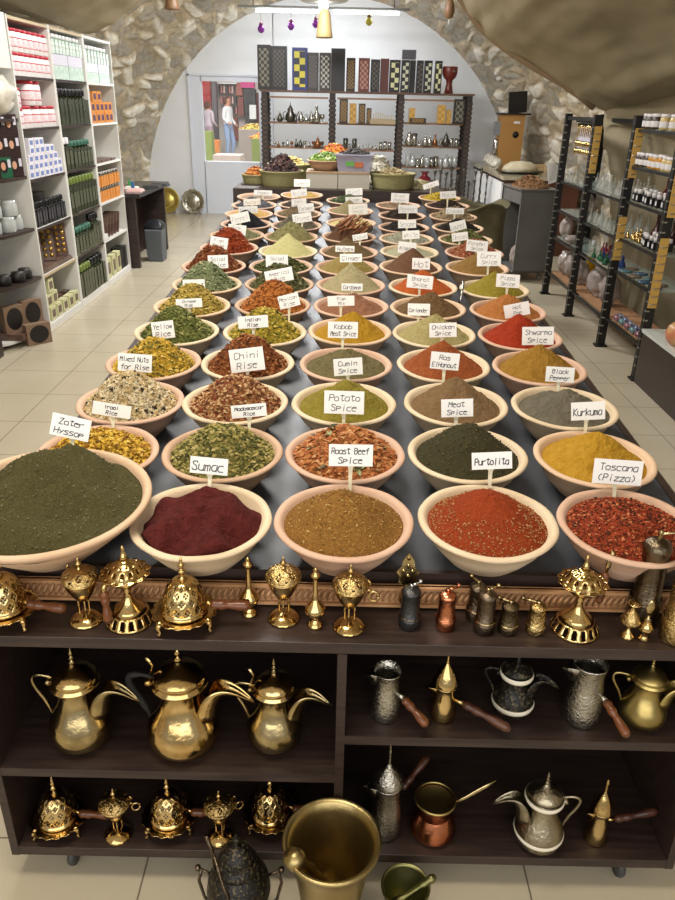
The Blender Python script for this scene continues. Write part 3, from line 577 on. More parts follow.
def dome_burner(loc, rz, label, grp, hang=(.05, -.012), s=1.0, material=M_brass):
    t = thing('dome_censer', label, 'incense burner', loc, rz, grp); t.scale = (s,)*3
    seg = 72
    pl = MB(); pl.lathe([(.001, .03), (.05, .03), (.056, .029), (.0605, .031), (.062, .034)], seg, scallop=((3, 4), 18, .03)); pl.build('plate', material, t, solid=.0012)
    dm = MB(); n = 22; pr = [(.0435, .0335), (.0455, .036), (.0435, .04)]
    for i in range(n): a = i/(n-1)*PI/2; pr.append((.040*math.cos(a)**.7+.001, .041+.064*math.sin(a)))
    def hole(i, j):
        i -= 4
        if i < 0 or i > 15: return False
        jj = j+(3 if (i//4) % 2 else 0)
        return (i % 4 == 1 and jj % 6 in (1, 3)) or (i % 4 == 0 and jj % 6 == 2) or (i % 4 == 2 and jj % 6 == 2)
    dm.lathe(pr, seg, hole=hole); dm.build('dome', material, t, solid=.001)
    MB().lathe([(.001, .034), (.034, .034), (.034, .055), (.026, .07), (.001, .074)], 24).build('ember_cup', M_dark, t)
    f = MB(); finial(f, .103, 1.0); f.build('finial', material, t)
    for k in range(3):
        a = (-PI/2-.95, -PI/2+.95, PI/2)[k]; c, q = math.cos(a), math.sin(a)
        MB().tube([(c*.052, q*.052, .031), (c*.06, q*.06, .02), (c*.055, q*.055, .009), (c*.061, q*.061, .0045)], [.007, .005, .0035, .0045], 8).build('foot', material, t)
    wood_handle((hang[0], hang[1], .05), (hang[0]+.076, hang[1]-.008, .046), M_wood, t, r=.0098)
    MB().tube([(.038, -.004, .052), (hang[0]+.004, hang[1], .05)], .004, 8).build('socket', material, t)
    return t
def cup_censer(loc, rz, label, grp, ring=True, s=1.0, handle=False):
    t = thing('cup_censer', label, 'incense burner', loc, rz, grp); t.scale = (s,)*3
    MB().lathe([(.031, 0), (.032, .003), (.029, .006), (.022, .012), (.012, .017), (.001, .018)], 36, scallop=((0, 1), 14, .03)).build('base', M_brass, t)
    for k in range(3):
        a = k*2*PI/3+.5; MB().lathe([(.003, .014), (.002, .018), (.0022, .03), (.003, .034), (.0022, .038), (.002, .056)], 8, (.011*math.cos(a), .011*math.sin(a), 0)).build('column', M_brass, t)
    MB().lathe([(.001, .05), (.012, .052), (.02, .064), (.028, .08), (.033, .094), (.034, .097), (.031, .098), (.025, .082), (.001, .06)], 40).build('cup', M_brass, t)
    pr = [(.035, .098), (.035, .1)]+[(.034*math.cos(a)+.001, .1+.02*math.sin(a)) for a in near(0, PI/2, 12)]
    def hole(i, j):
        k = j % 12
        return (i in (5, 8) and k in (2, 3)) or (i == 6 and k in (1, 4)) or (i == 7 and k in (1, 4)) or (i == 4 and k in (8, 9))
    MB().lathe(pr, 72, hole=hole).build('lid', M_brassh, t, solid=.0009)
    f = MB(); finial(f, .117, .75, n=1); f.build('finial', M_brass, t)
    if ring:
        q = MB(); q.tube([(.033+.003+.009+.009*math.cos(a), -.004, .08+.011*math.sin(a)) for a in near(0, 2*PI, 18)], .0022, 8); q.tube([(.03, -.002, .095), (.04, -.004, .091)], .003, 8)
        q.tube([(.031, 0, .098), (.038, -.003, .108), (.034, -.003, .115)], [.002, .003, .002], 8); q.build('ring_handle', M_brass, t)
    return t
def pedestal_censer(loc, rz, label, grp, wood_down=True):
    t = thing('pedestal_censer', label, 'incense burner', loc, rz, grp); seg = 60
    def hb(i, j): return i in (2, 3) and j % 4 in (0, 1)
    MB().lathe([(.046, 0), (.047, .003), (.045, .006), (.041, .014), (.037, .022), (.033, .026)], seg, hole=hb).build('skirt', M_brass, t, solid=.001)
    MB().lathe([(.034, .0255), (.026, .033), (.015, .043), (.008, .055), (.006, .066), (.008, .071), (.006, .076), (.009, .082)], 36).build('stem', M_brass, t)
    MB().lathe([(.008, .081), (.02, .086), (.032, .098), (.036, .108), (.034, .108), (.001, .09)], 40).build('cup', M_brass, t)
    pr = [(.046, .112), (.043, .109), (.038, .110)]+[(.036-.003*i, .112+.0032*i+.003*math.sin(i*.5)) for i in range(9)]+[(.008, .142)]
    def hl(i, j): return (i in (4, 5) and j % 5 in (1, 2)) or (i in (8,) and j % 6 in (2, 3)) or (i == 1 and j % 5 in (3,))
    MB().lathe(pr, seg, hole=hl, scallop=((0,), 12, .05)).build('lid', M_brass, t, solid=.001)
    f = MB(); f.lathe([(.01, .14), (.0055, .148), (.0045, .154), (.003, .158), (.0032, .166), (.001, .17)], 14); f.build('finial', M_brass, t)
    if wood_down:
        MB().tube([(-.03, -.012, .1), (-.036, -.02, .088), (-.036, -.024, .078)], [.004, .005, .006], 8).build('socket', M_brass, t)
        wood_handle((-.035, -.024, .08), (-.03, -.032, .014), M_wood, t, r=.009)
    else:
        wood_handle((.05, .02, .045), (.056, .026, .112), M_wood, t, r=.008)
        q = MB(); q.tube([(.056, .026, .11), (.060, .028, .13), (.058, .028, .138), (.066, .03, .148), (.062, .03, .158)], [.003, .006, .003, .007, .002], 8, flat=.5); q.build('thumb_crest', M_brassd, t)
    return t
def sprinkler(loc, label, grp, s=1, flat=False):
    t = thing('rosewater_sprinkler', label, 'sprinkler', loc, 0, grp); t.scale = (s,)*3
    MB().lathe([(.0155, 0), (.016, .003), (.011, .008), (.0065, .014), (.006, .018), (.0085, .02)], 28).build('foot', M_brass, t)
    MB().lathe([(.0085, .02), (.016, .026), (.02, .035), (.0195, .042), (.015, .05), (.009, .056), (.006, .064), (.0045, .085), (.0042, .108)], 28).build('body', M_brass, t)
    MB().lathe([(.0042, .107), (.0075, .112), (.0098, .117), (.006, .121), (.004, .125), (.0045, .129), (.0015, .134)], 20).build('spout_head', M_brass, t)
    return t
G1_, G2_, G3_ = 'domed brass censers with wooden handles', 'brass cup censers on three posts', 'brass rosewater sprinklers on the ledge'
dome_burner((-.632, 1.166, ZL), .0, 'domed brass censer with wooden handle at the left end of the ledge', G1_)
dome_burner((-.287, 1.168, ZL), .15, 'domed brass censer on the ledge below the maroon sumac bowl', G1_)
cup_censer((-.481, 1.172, ZL), 2.6, 'brass cup censer on the ledge, leftmost of the upper three', G2_)
cup_censer((-.098, 1.19, ZL), .0, 'brass cup censer on the ledge between two slim sprinklers', G2_, ring=False)
cup_censer((.030, 1.168, ZL), -.1, 'brass cup censer with ring handle on the ledge, right of the sprinklers', G2_)
pedestal_censer((-.396, 1.176, ZL), -.1, 'tall pierced brass censer with wooden handle hanging down on its left', 'pedestal censers on the ledge')
pedestal_censer((.470, 1.178, ZL), .1, 'tall pierced brass censer with wooden handle behind, right part of the ledge', 'pedestal censers on the ledge', False)
sprinkler((-.167, 1.203, ZL), 'slim brass sprinkler on the ledge left of a cup censer', G3_)
sprinkler((-.036, 1.172, ZL), 'slim brass sprinkler on the ledge between two cup censers', G3_, 1.0)
# crest ornament
t = thing('crested_vial', 'small brass vial with pierced crest behind the black pepper mill', 'vial', (.142, 1.213, ZL)); t.scale = (1.1, 1.1, 1.22)
MB().lathe([(.011, 0), (.012, .004), (.006, .012), (.008, .02), (.015, .03), (.012, .042), (.005, .05), (.004, .06)], 20).build('body', M_brassd, t)
q = MB(); pts = [(0, .056), (.016, .062), (.014, .074), (.02, .082), (.012, .092), (.01, .104), (0, .118), (-.01, .104), (-.012, .092), (-.02, .082), (-.014, .074), (-.016, .062)]
n = len(pts); q.add([(x, -.0015, z) for x, z in pts]+[(x, .0015, z) for x, z in pts], [tuple(range(n)), tuple(reversed(range(n, 2*n)))]+[(i, i+n, (i+1) % n+n, (i+1) % n) for i in range(n)])
for x, z in ((0, .075), (.008, .084), (-.008, .084), (0, .094), (0, .108)): q.lathe([(.0012, -.004), (.0042, -.001), (.0042, .001), (.0012, .004)], 8, (x, 0, z), rot=Matrix.Rotation(PI/2, 3, 'X'))
q.build('crest', M_brassd, t)
def mill(loc, rz, label, h, r, m, crank, mc=M_brassd, grp='pepper mills on the ledge', two=False, cm=None):
    t = thing('pepper_mill', label, 'pepper mill', loc, rz, grp)
    MB().lathe([(r*.98, 0), (r*1.05, h*.02), (r*1.06, h*.26), (r*.97, h*.29), (r*.9, h*.31), (r*.88, h*.84), (r*.93, h*.86), (r*.93, h*.89), (r*.8, h*.94), (r*.35, h*.98), (.0005, h*.985)], 32).build('body', m, t)
    MB().lathe([(r*1.0, h*.27), (r*1.09, h*.285), (r*1.0, h*.30)], 32).build('band', mc, t)
    k = MB(); k.lathe([(.004, h*.96), (.005, h*.99), (.003, h*1.03), (.0055, h*1.06), (.002, h*1.08)], 10)
    k.tube([(0, 0, h*1.03), (crank*.5, 0, h*1.05), (crank, 0, h*1.04)], [.003, .0024, .0026], 8); k.build('crank', cm or mc, t)
    MB().lathe([(.002, h*1.03), (.004, h*1.06), (.0045, h*1.1), (.0015, h*1.13)], 10, (crank, 0, 0)).build('knob', cm or mc, t)
    return t
mill((.147, 1.178, ZL), .5, 'black pepper mill with silver crank on the ledge', .09, .0205, mat('black_cast', '4a4a4a', .35, .9, bump=.5, bs=170), .02, M_dark, cm=M_chrome)
mill((.217, 1.176, ZL), .5, 'copper pepper mill on the ledge', .083, .0185, M_copper, .024, M_copper)
mill((.280, 1.207, ZL), 2.2, 'dark bronze pepper mill standing behind its twin', .082, .018, M_dark, .02)
mill((.291, 1.168, ZL), .4, 'dark bronze pepper mill, the taller front one beside the copper mill', .092, .0195, M_dark, .022)
mill((.337, 1.168, ZL), 2.7, 'short dark bronze pepper mill left of the golden one', .066, .018, brass('mill_bronze', '6e6048', .35, .8, 170, '4e4230'), .024)
mill((.390, 1.168, ZL), 2.8, 'small golden engraved pepper mill on the ledge', .066, .0175, M_brassh, .03)
mill((.612, 1.212, ZL), .0, 'tall dark engraved mill near the right end of the ledge', .192, .029, brass('mill_dark', '766a58', .3, .4, 150, '52483a'), .05, M_dark, cm=M_brassd)
mill((.655, 1.155, ZL), .2, 'tall golden engraved mill cut by the right edge of the photo', .172, .028, M_brassh, .04, M_brassh)
for x, y, lb, s in ((.567, 1.160, 'small brass goblet vial with flared top beside the tall mills', 1), ):
    t = thing('goblet_vial', lb, 'vial', (x, y, ZL))
    MB().lathe([(.015, 0), (.0155, .002), (.008, .01), (.003, .018), (.003, .022)], 24).build('foot', M_copper if 0 else M_brass, t)
    MB().lathe([(.003, .021), (.016, .03), (.0195, .038), (.013, .05), (.006, .06), (.003, .066)], 24).build('bulb', M_brassh, t)
    MB().lathe([(.003, .065), (.006, .069), (.014, .077), (.012, .078), (.002, .07)], 6).build('mouth', M_brass, t)
t = thing('kohl_vial', 'small brass vial with leaf shaped stopper before the dark mill', 'vial', (.596, 1.153, ZL))
MB().lathe([(.012, 0), (.0125, .003), (.009, .008), (.009, .014), (.011, .02), (.016, .026), (.009, .036), (.004, .042)], 8).build('body', M_brass, t)
q = MB(); q.lathe([(.003, .04), (.008, .045), (.003, .05), (.002, .056)], 12); q.tube([(0, 0, .055), (0, 0, .062), (0, 0, .074), (0, 0, .084), (0, 0, .09)], [.002, .006, .009, .005, .001], 10, flat=.3); q.build('stopper', M_brassd, t)
# coffee pots
def dallah(loc, rz, label, h, w, m, grp='brass coffee pots on the upper left shelf', hm=None, mirror=1, bands=None, thumb=False, spout=True, fin=3, mh=None):
    """body of height h*.62, lid above it; beak spout to +x, handle to -x"""
    t = thing('coffee_pot', label, 'coffee pot', loc, rz, grp); r = w/2
    B = [(r*.6, 0), (r*.78, .006), (r*.93, h*.07), (r, h*.15), (r*.99, h*.21), (r*.9, h*.29), (r*.74, h*.37), (r*.61, h*.45), (r*.56, h*.52), (r*.58, h*.59), (r*.64, h*.65), (r*.6, h*.655)]
    MB().lathe(B, 48).build('body', m, t)
    MB().lathe([(r*.72, h*.635), (r*.77, h*.645), (r*.77, h*.66), (r*.70, h*.67), (r*.685, h*.69), (r*.71, h*.70), (r*.66, h*.725), (r*.55, h*.755), (r*.40, h*.785), (r*.24, h*.805), (r*.14, h*.825), (r*.09, h*.84)], 40).build('lid', mh or m, t)
    f = MB(); z = h*.835; s = h/.25
    pr = [(.006*s, z)]
    step = (h-z)/(fin+.8)
    for i in range(fin): q = (.0092-.0018*i)*s; pr += [(.003*s, z+step*.2), (q, z+step*.5), (.003*s, z+step*.85)]; z += step
    pr += [(.0022*s, z+step*.3), (.0005, h)]
    f.lathe(pr, 14); f.build('finial', m, t)
    if spout:
        # open beak: a tapering channel
        P = arc((mirror*r*.6, 0, h*.34), (mirror*r*.85, 0, h*.80), (mirror*r*2.02, 0, h*.50), 16); vs = []; fs = []; n = 16; K = 9
        for i, p in enumerate(P):
            tt = i/(n-1); wd = r*.40*(1-tt)**.7+.002; dp = r*.5*(1-tt)**.7+.002
            tg = (P[min(i+1, n-1)]-P[max(i-1, 0)]).normalized(); nm = Vector((-tg.z*mirror, 0, tg.x*mirror)).normalized()
            for k in range(K):
                a = PI+PI*k/(K-1); vs.append(p+Vector((0, 1, 0))*(wd*math.cos(a))+nm*(dp*math.sin(a)+dp*.25))
        for i in range(n-1):
            for k in range(K-1): a = i*K+k; fs.append((a, a+1, a+K+1, a+K))
        q = MB(); q.add(vs, fs, 0, True); q.build('spout', m, t, solid=.0014)
    hp = arc((-mirror*r*.72, 0, h*.66), (-mirror*r*1.9, 0, h*.74), (-mirror*r*1.15, 0, h*.42), 12)+arc((-mirror*r*1.15, 0, h*.42), (-mirror*r*.95, 0, h*.3), (-mirror*r*.9, 0, h*.22), 5)[1:]
    MB().tube(hp, [r*.06]*3+[r*(.10 if hm else .065)]*(len(hp)-6)+[r*.06]*3, 10).build('handle', hm or m, t)
    q = MB(); q.lathe([(.001, -r*.22), (r*.08, -r*.22), (r*.1, 0), (r*.08, r*.22), (.001, r*.22)], 10, (-mirror*r*.84, 0, h*.635), rot=Matrix.Rotation(PI/2, 3, 'X'))
    if thumb: q.tube([(-mirror*r*.84, 0, h*.65), (-mirror*r*.72, 0, h*.78), (-mirror*r*.86, 0, h*.86)], [.003, .003, .006], 8)
    q.build('hinge', m, t)
    if bands:
        for z0, r0 in bands: MB().lathe([(r*r0, h*z0-.006), (r*r0+.0022, h*z0), (r*r0, h*z0+.006)], 40).build('band', M_cream, t)
    return t
dallah((-.538, 1.205, ZA), -.12, 'brass coffee pot on the upper left shelf, left of the biggest one', .248, .134, M_brassd, mh=M_brass)
dallah((-.317, 1.200, ZA), -.1, 'biggest brass coffee pot with black wrapped handle, upper left shelf', .266, .154, M_brass, hm=mat('black_wrap', '15120f', .7), thumb=True, fin=2)
dallah((-.122, 1.212, ZA), -.12, 'smallest brass coffee pot, upper left shelf beside the divider', .226, .122, M_brassd, thumb=True, mh=M_brass)
dallah((.380, 1.205, ZB), -.2, 'black engraved coffee pot with two cream bands', .152, .086, M_black, grp='pots on the upper right shelf', bands=[(.17, .99), (.65, .765)])
dallah((.645, 1.185, ZB), 2.9, 'dull round brass coffee pot at the right end of the shelf', .165, .096, M_brasso, grp='pots on the upper right shelf', mirror=-1)
dallah((.470, 1.165, ZC), PI-.05, 'silver engraved coffee pot with beak to the left on the bottom shelf', .212, .108, brass('silver_warm', 'b0a68e', .3, .5, 120, '8c8270'), grp='pots on the bottom shelf', bands=[(.17, .99), (.65, .765)])
def jug(loc, rz, label, h, w, m, hm, ang, hl, lid=None, grp='long handled coffee jugs', spout=PI*1.05, drop=.03):
    t = thing('coffee_jug', label, 'coffee jug', loc, rz, grp); r = w/2
    MB().lathe([(r*.96, 0), (r, .004), (r*.98, h*.2), (r*.86, h*.55), (r*.76, h*.8), (r*.86, h*.96), (r*.92, h), (r*.88, h), (r*.73, h*.8), (r*.9, h*.2), (.001, .01)], 44).build('body', m, t)
    d = Vector((math.cos(spout), math.sin(spout), 0))
    q = MB(); n = Vector((-d.y, d.x, 0)); a = d*r*.78; b = d*r*1.5; z = h
    q.add([a+n*r*.4+Vector((0, 0, h*.97)), a-n*r*.4+Vector((0, 0, h*.97)), b+Vector((0, 0, h*.95)), a+Vector((0, 0, h*.62)), d*r*1.15+Vector((0, 0, h*.8))], [(0, 4, 2), (2, 4, 1), (0, 3, 4), (4, 3, 1)], 0, True)
    q.build('spout', m, t, solid=.0012)
    e = Vector((math.cos(ang), math.sin(ang), 0)); s0 = e*r*.8+Vector((0, 0, h*.62)); s1 = e*(r+.012)+Vector((0, 0, h*.6))
    MB().tube([s0, s1], [.004, .0055], 8).build('socket', m, t)
    wood_handle(s1, e*(r+hl)+Vector((0, 0, h*.6-drop)), hm, t, r=.0095)
    if lid:
        lz = h+.001
        MB().lathe([(r*.92, lz), (r*.96, lz+.003), (r*.85, lz+.012), (r*.7, lz+.025), (r*.42, lz+.04), (r*.16, lz+.05), (r*.1, lz+.055), (.003, lz+.06), (.003, lz+.075), (.0045, lz+.08), (.0015, lz+lid)], 32).build('lid', m, t)
    return t
jug((.112, 1.185, ZB), 0, 'silver jug with orange brown wooden handle, upper right shelf', .118, .064, M_silver, M_wood, -.75, .075, drop=.03)
jug((.232, 1.185, ZB), 0, 'lidded brass jug with long dark wooden handle, upper right shelf', .085, .056, M_brass, M_woodd, -.5, .115, lid=.09, drop=.02)
jug((.522, 1.190, ZB), 0, 'largest silver jug with brown wooden handle pointing forward, upper right shelf', .145, .08, M_silver, M_wood, -1.1, .08, drop=.035)
jug((.604, 1.172, ZC), 0, 'slim brass lidded jug with dark wooden handle, bottom right shelf', .095, .05, M_brass, M_woodd, .15, .115, lid=.09, drop=-.012)
t = jug((.128, 1.185, ZC), 0, 'tall silver lidded jug half hidden behind the big mortar', .15, .074, M_silver, M_woodd, .75, .1, lid=.12, drop=-.04)
# copper pot
t = thing('copper_pot', 'ribbed copper coffee pot with long engraved handle on the bottom shelf', 'coffee pot', (.236, 1.185, ZC)); t.scale = (1.12, 1.12, 1.08)
pr = [(.03, 0), (.042, .004)]
for i in range(14): pr.append((.0455-.0009*i*(i/9)+(.0012 if i % 2 else 0), .008+.0042*i))
pr += [(.031, .074), (.034, .086), (.04, .094), (.038, .096), (.030, .078), (.036, .03), (.001, .02)]
MB().lathe(pr, 48, m=0).build('body', [M_copper], t)
MB().lathe([(.0395, .09), (.0425, .095), (.039, .0985), (.0365, .095)], 40).build('rim', M_brasso, t)
MB().tube([(.036, -.004, .086), (.06, 0, .098), (.095, .008, .118), (.12, .012, .135)], [.004, .005, .0065, .004], 8, flat=.5).build('handle', M_brassd, t)
# lower shelf censers
dome_burner((-.612, 1.175, ZC), .1, 'domed brass censer on the bottom shelf at its left end', G1_, s=1.0)
dome_burner((-.363, 1.185, ZC), .1, 'domed brass censer on the bottom shelf between two cup censers', G1_, s=1.0)
dome_burner((-.135, 1.200, ZC), .1, 'domed brass censer on the bottom shelf behind the big mortar', G1_, s=1.0)
cup_censer((-.474, 1.157, ZC), .3, 'brass cup censer with ring on the bottom shelf, the left one', G2_, s=.98)
cup_censer((-.243, 1.157, ZC), .5, 'brass cup censer with ring on the bottom shelf behind the black lantern', G2_, s=.98)
# mortars
M_mort = mat('mortar_brass', 'b3a070', .36, 1, c2='998656', ns=9, bump=.25, bs=50)
t = thing('mortar', 'big brass mortar standing on the floor before the cabinet', 'mortar', (.006, 1.012, 0), 0, 'brass mortars')
MB().lathe([(.07, 0), (.073, .014), (.060, .024), (.057, .06), (.066, .145), (.077, .225), (.084, .258), (.097, .278), (.098, .284), (.094, .287), (.086, .28), (.080, .262), (.071, .22), (.056, .10), (.038, .045), (.001, .035)], 64).build('body', M_mort, t)
p = thing('pestle', 'brass pestle leaning in the big mortar', 'pestle', (.006, 1.012, 0), 0, 'brass pestles')
A, B_ = Vector((.03, .03, .062)), Vector((-.078, -.050, .300)); n = 14; rr = [.019, .020, .018, .013, .011, .0105, .0105, .011, .0115, .015, .0115, .016, .0215, .017]
MB().tube([A+(B_-A)*i/(n-1) for i in range(n)], rr, 16).build('rod', M_mort, p)
t = thing('mortar', 'small greenish brass mortar right of the big one', 'mortar', (.163, 1.035, 0), 0, 'brass mortars')
M_mort2 = mat('mortar_greenish', '8d8a5c', .4, 1, c2='75734a', ns=9, bump=.2, bs=50)
MB().lathe([(.04, 0), (.042, .008), (.034, .014), (.034, .04), (.042, .08), (.051, .112), (.052, .118), (.049, .12), (.046, .112), (.036, .06), (.001, .03)], 48).build('body', M_mort2, t)
p = thing('pestle', 'short brass pestle resting across the small mortar', 'pestle', (.163, 1.035, 0), 0, 'brass pestles')
A, B_ = Vector((-.022, -.012, .075)), Vector((.062, .012, .132)); n = 12; rr = [.011, .012, .011, .007, .006, .006, .0065, .007, .0095, .007, .010, .006]
MB().tube([A+(B_-A)*i/(n-1) for i in range(n)], rr, 14).build('rod', M_mort2, p)
# black lantern pot on the floor
t = thing('engraved_urn', 'black engraved lidded urn with many knobs on the floor left of the mortar', 'urn', (-.185, 1.02, 0))
MB().lathe([(.03, 0), (.045, .006), (.04, .02), (.032, .035), (.045, .06), (.06, .09), (.066, .12), (.062, .15), (.048, .175), (.038, .185)], 48).build('body', M_black, t)
MB().lathe([(.038, .184), (.043, .188), (.043, .2), (.036, .206), (.033, .212), (.035, .22), (.028, .235), (.016, .246), (.008, .25)], 40).build('lid', M_black, t)
f = MB(); finial(f, .249, .9, n=1); f.build('finial', M_black, t)
for a in (.25, PI-.25, -PI/2-.75, -PI/2+.7):
    c, s = math.cos(a), math.sin(a); q = MB()
    q.tube([(c*.06, s*.06, .14), (c*.088, s*.088, .148)], .003, 8); q.lathe([(.001, -.006), (.006, -.004), (.006, .004), (.001, .006)], 10, (c*.09, s*.09, .149))
    q.tube([(c*.082, s*.082, .147), (c*.09, s*.09, .11), (c*.08, s*.08, .06), (c*.05, s*.05, .02)], .0035, 8)
    q.build('knobbed_arm', M_dark, t)
q = MB(); q.tube([(-.045, -.01, .19), (-.05, .0, .235), (-.062, .01, .262)], [.003, .004, .005], 8); q.tube([(.0, -.06, .13), (-.02, -.05, .19), (-.045, -.012, .24)], .0032, 8); q.build('bail_handle', M_dark, t)
# ================================================================ WHITE SHELVES ON THE LEFT
XF, XBK = -2.19, -2.50
PY = [5.48, 6.24, 7.03, 7.83]; LV = [.055, .415, .745, 1.08, 1.41, 1.735]
NM = ['nearest', 'middle', 'farthest']
for b in range(3):
    y0, y1 = PY[b], PY[b+1]; u = thing('shelving_unit', 'tall white shelving unit on the left, '+NM[b]+' of three', 'shelving unit', (XF, y0, 0), 0, 'white shelving units')
    D = XF-XBK; Wd = y1-y0-.004
    for y in (.011, Wd-.009): MB().box((-D/2, y, 1.045), (D, .018, 2.09)).build('side_panel', M_white, u)
    MB().box((-D+.004, Wd/2, 1.045), (.008, Wd-.04, 2.06)).build('back_panel', M_white, u)
    for i, z in enumerate(LV[1:]+[2.085]):
        o = MB(); o.box((-D/2+.004, Wd/2, z-.01), (D-.014, Wd-.04, .018), 0); o.box((-.001, Wd/2, z-.01), (.003, Wd-.04, .0185), 1); o.build('shelf', [M_white, M_espresso if b < 2 and 0 < i < 5 or (b == 1 and i < 5) else M_white if b == 2 else M_edge], u)
    MB().box((-.008, Wd/2, .0225), (.012, Wd-.04, .045)).build('plinth', M_white, u); MB().box((-D/2, Wd/2, .047), (D-.014, Wd-.04, .014)).build('bottom_shelf', M_white, u)
M_red = mat('red_plastic', 'b8283a', .4); M_pink = mat('pink_label', 'ddb6bc', .6, c2='e9dcdc', ns=60); M_wj = mat('white_jar', 'e4e0e0', .4)
M_olive = mat('dark_olive_bottle', '262b1a', .2, c2='343a20', ns=40); M_blackp = mat('black_plastic', '17171a', .3)
M_lime = mat('lime_cap', '6c7c38', .4); M_green = mat('green_cap', '3a6654', .4); M_orange = mat('orange_pack', 'c47c34', .5, c2='cc8842', ns=40)
M_creamb = mat('cream_box', 'c2c094', .6); M_mint = mat('mint_pack', 'a9c2b0', .4, c2='cfdcd4', ns=30); M_lilac = mat('lilac_box', 'c9c6d2', .6)
M_blue = mat('blue_print', '6f7fb4', .6); M_brownp = mat('brown_sleeve', '4a3630', .3, c2='6c5448', ns=20); M_goldp = mat('gold_foil', 'b08c40', .3, .8)
M_dlabel = mat('dark_label', '3b4030', .5, c2='5a5c48', ns=90)
def jar():
    a = MB().lathe([(.001, 0), (.04, 0), (.043, .004), (.043, .11), (.038, .122), (.038, .126)], 20); a.lathe([(.0434, .03), (.0436, .031), (.0436, .085), (.0434, .086)], 20, m=1); a.lathe([(.0437, .03), (.0441, .032), (.0441, .034), (.0437, .035)], 20, m=2); a.lathe([(.0437, .082), (.0441, .084), (.0441, .086), (.0437, .088)], 20, m=2)
    return [('jar', a.mesh('jar', [M_wj, M_pink, M_red])), ('lid', MB().lathe([(.001, .141), (.038, .141), (.041, .138), (.041, .122), (.036, .121)][::-1], 20).mesh('lid', M_red))]
def bottle(cap, h=.2, w=.042, label=M_dlabel, body=None, nk=.7):
    def f():
        a = MB(); a.box((0, 0, h*nk/2), (w*1.3, w, h*nk)); a.box((0, 0, h*(nk+.02)), (w*.8, w*.7, h*.05), taper=.7); a.box((.0, 0, h*.38), (w*1.3+.0015, w*.86, h*.42), 1)
        a.lathe([(w*.24, h*nk), (w*.2, h*(nk+.08)), (w*.2, h*.86)], 10)
        return [('bottle', a.mesh('bottle', [body or M_olive, label])), ('cap', MB().lathe([(w*.4, h*.80), (w*.42, h*.82), (w*.42, h*.97), (w*.35, h), (.001, h)], 12).mesh('cap', cap))]
    return f
def carton(m, d, m2=None, face='window'):
    def f():
        a = MB(); a.box((0, 0, d[2]/2), d)
        if m2: a.box((d[0]/2, 0, d[2]*.5), (.002, d[1]*.62, d[2]*.55), 1)
        return [('carton', a.mesh('carton', [m, m2 or m]))]
    return f
def row(key, name, cat, parts, label, grp, y0, y1, n, z, x=-2.235, scale=1, jit=.003, rz=0):
    for y in near(y0, y1, n) if n > 1 else [y0]:
        put(key, name, cat, parts, label, (x+R_.uniform(-jit, jit), y, z), rz, grp, scale)
E_ = .001
# near unit
for k, z in ((0, LV[5]), (1, LV[5]+.1425)):
    row('jar', 'jar', 'jar', jar, 'white jar with red lid and pink label, '+('upper' if k else 'lower')+' row on the top shelf', 'white jars with red lids', 5.535, 6.185, 8, z+E_, scale=(1, 1, 1.0), x=-2.24)
row('jar', 'jar', 'jar', jar, 'big white jar with red lid, lower row on the second shelf', 'white jars with red lids', 5.70, 6.165, 4, LV[4]+E_, scale=(1.25, 1.30, .98), x=-2.25)
row('jar', 'jar', 'jar', jar, 'white round jar with red lid stacked on others, second shelf', 'white jars with red lids', 5.80, 5.935, 2, LV[4]+E_+.1402, scale=(1.45, 1.45, 1.13), x=-2.26)
for k in (0, 1): row('jar', 'jar', 'jar', jar, 'white jar with red lid at the left end of the second shelf, '+('upper' if k else 'lower'), 'white jars with red lids', 5.56, 5.56, 1, LV[4]+E_+.128*k, scale=(.9, 1, .88), x=-2.24)
for r_, (n, y0) in enumerate(((7, 5.56), (7, 5.56), (6, 5.58), (5, 5.62), (3, 5.62))):
    row('tissue', 'small_box', 'box', carton(mat('pale_box', 'd9d6dc', .6), (.09, .088, .052), M_blue), 'small white box with blue print, tier %s of the pile' % ['one from the bottom', 'two', 'three', 'four', 'five at the top'][r_], 'small white and blue boxes', y0, y0+.095*(n-1), n, LV[3]+E_+.0525*r_)
row('blackbottle', 'bottle', 'bottle', bottle(M_blackp, .17, .042, mat('silver_print', '3c3c42', .3), M_blackp), 'small black bottle in the row on the black shelf row of the near unit', 'black bottles', 5.55, 6.16, 12, LV[2]+E_)
for y in (5.72, 5.98): tag(MB().box((0, 0, .1), (.10, .24, .2)).build('carton', M_blackp, loc=(-2.38, y, LV[2]+E_), bevel=.004), 'black carton standing behind the small black bottles', 'box', 'black cartons')
for i, (y, tl, zz) in enumerate(((5.64, -.30, .0), (5.84, -.30, .0), (6.06, -.16, .0))):
    t = thing('sweets_tray', 'brown tray of gold wrapped pieces, ' + ['leftmost', 'middle', 'rightmost'][i], 'tray', (-2.33+.02*i, y, LV[1]+.041), 0, 'trays of gold wrapped pieces')
    t.rotation_euler = (Matrix.Rotation(-1.05, 3, 'Z') @ Matrix.Rotation(tl, 3, 'Y')).to_euler()
    MB().box((0, 0, .13), (.02, .19, .26)).build('tray', M_brownp, t)
    q = MB()
    for a in range(4):
        for c in range(5): q.lathe([(.016, .0), (.014, .006), (.006, .01), (.001, .01)], 8, (.011, -.066+a*.044, .04+c*.045), rot=Matrix.Rotation(PI/2, 3, 'Y'))
    q.build('pieces', M_goldp, t)['kind'] = 'stuff'
for k in range(3): tag(MB().box((0, 0, .006), (.26, .66-.04*k, .0115)).build('flat_pack', M_brownp, loc=(-2.335, 5.86, LV[1]+E_+.012*k)), 'flat brown packet lying under the gold trays', 'packet', 'flat brown packets')
def cb(h): return carton(M_creamb, (.05, .105, h), M_brownp)
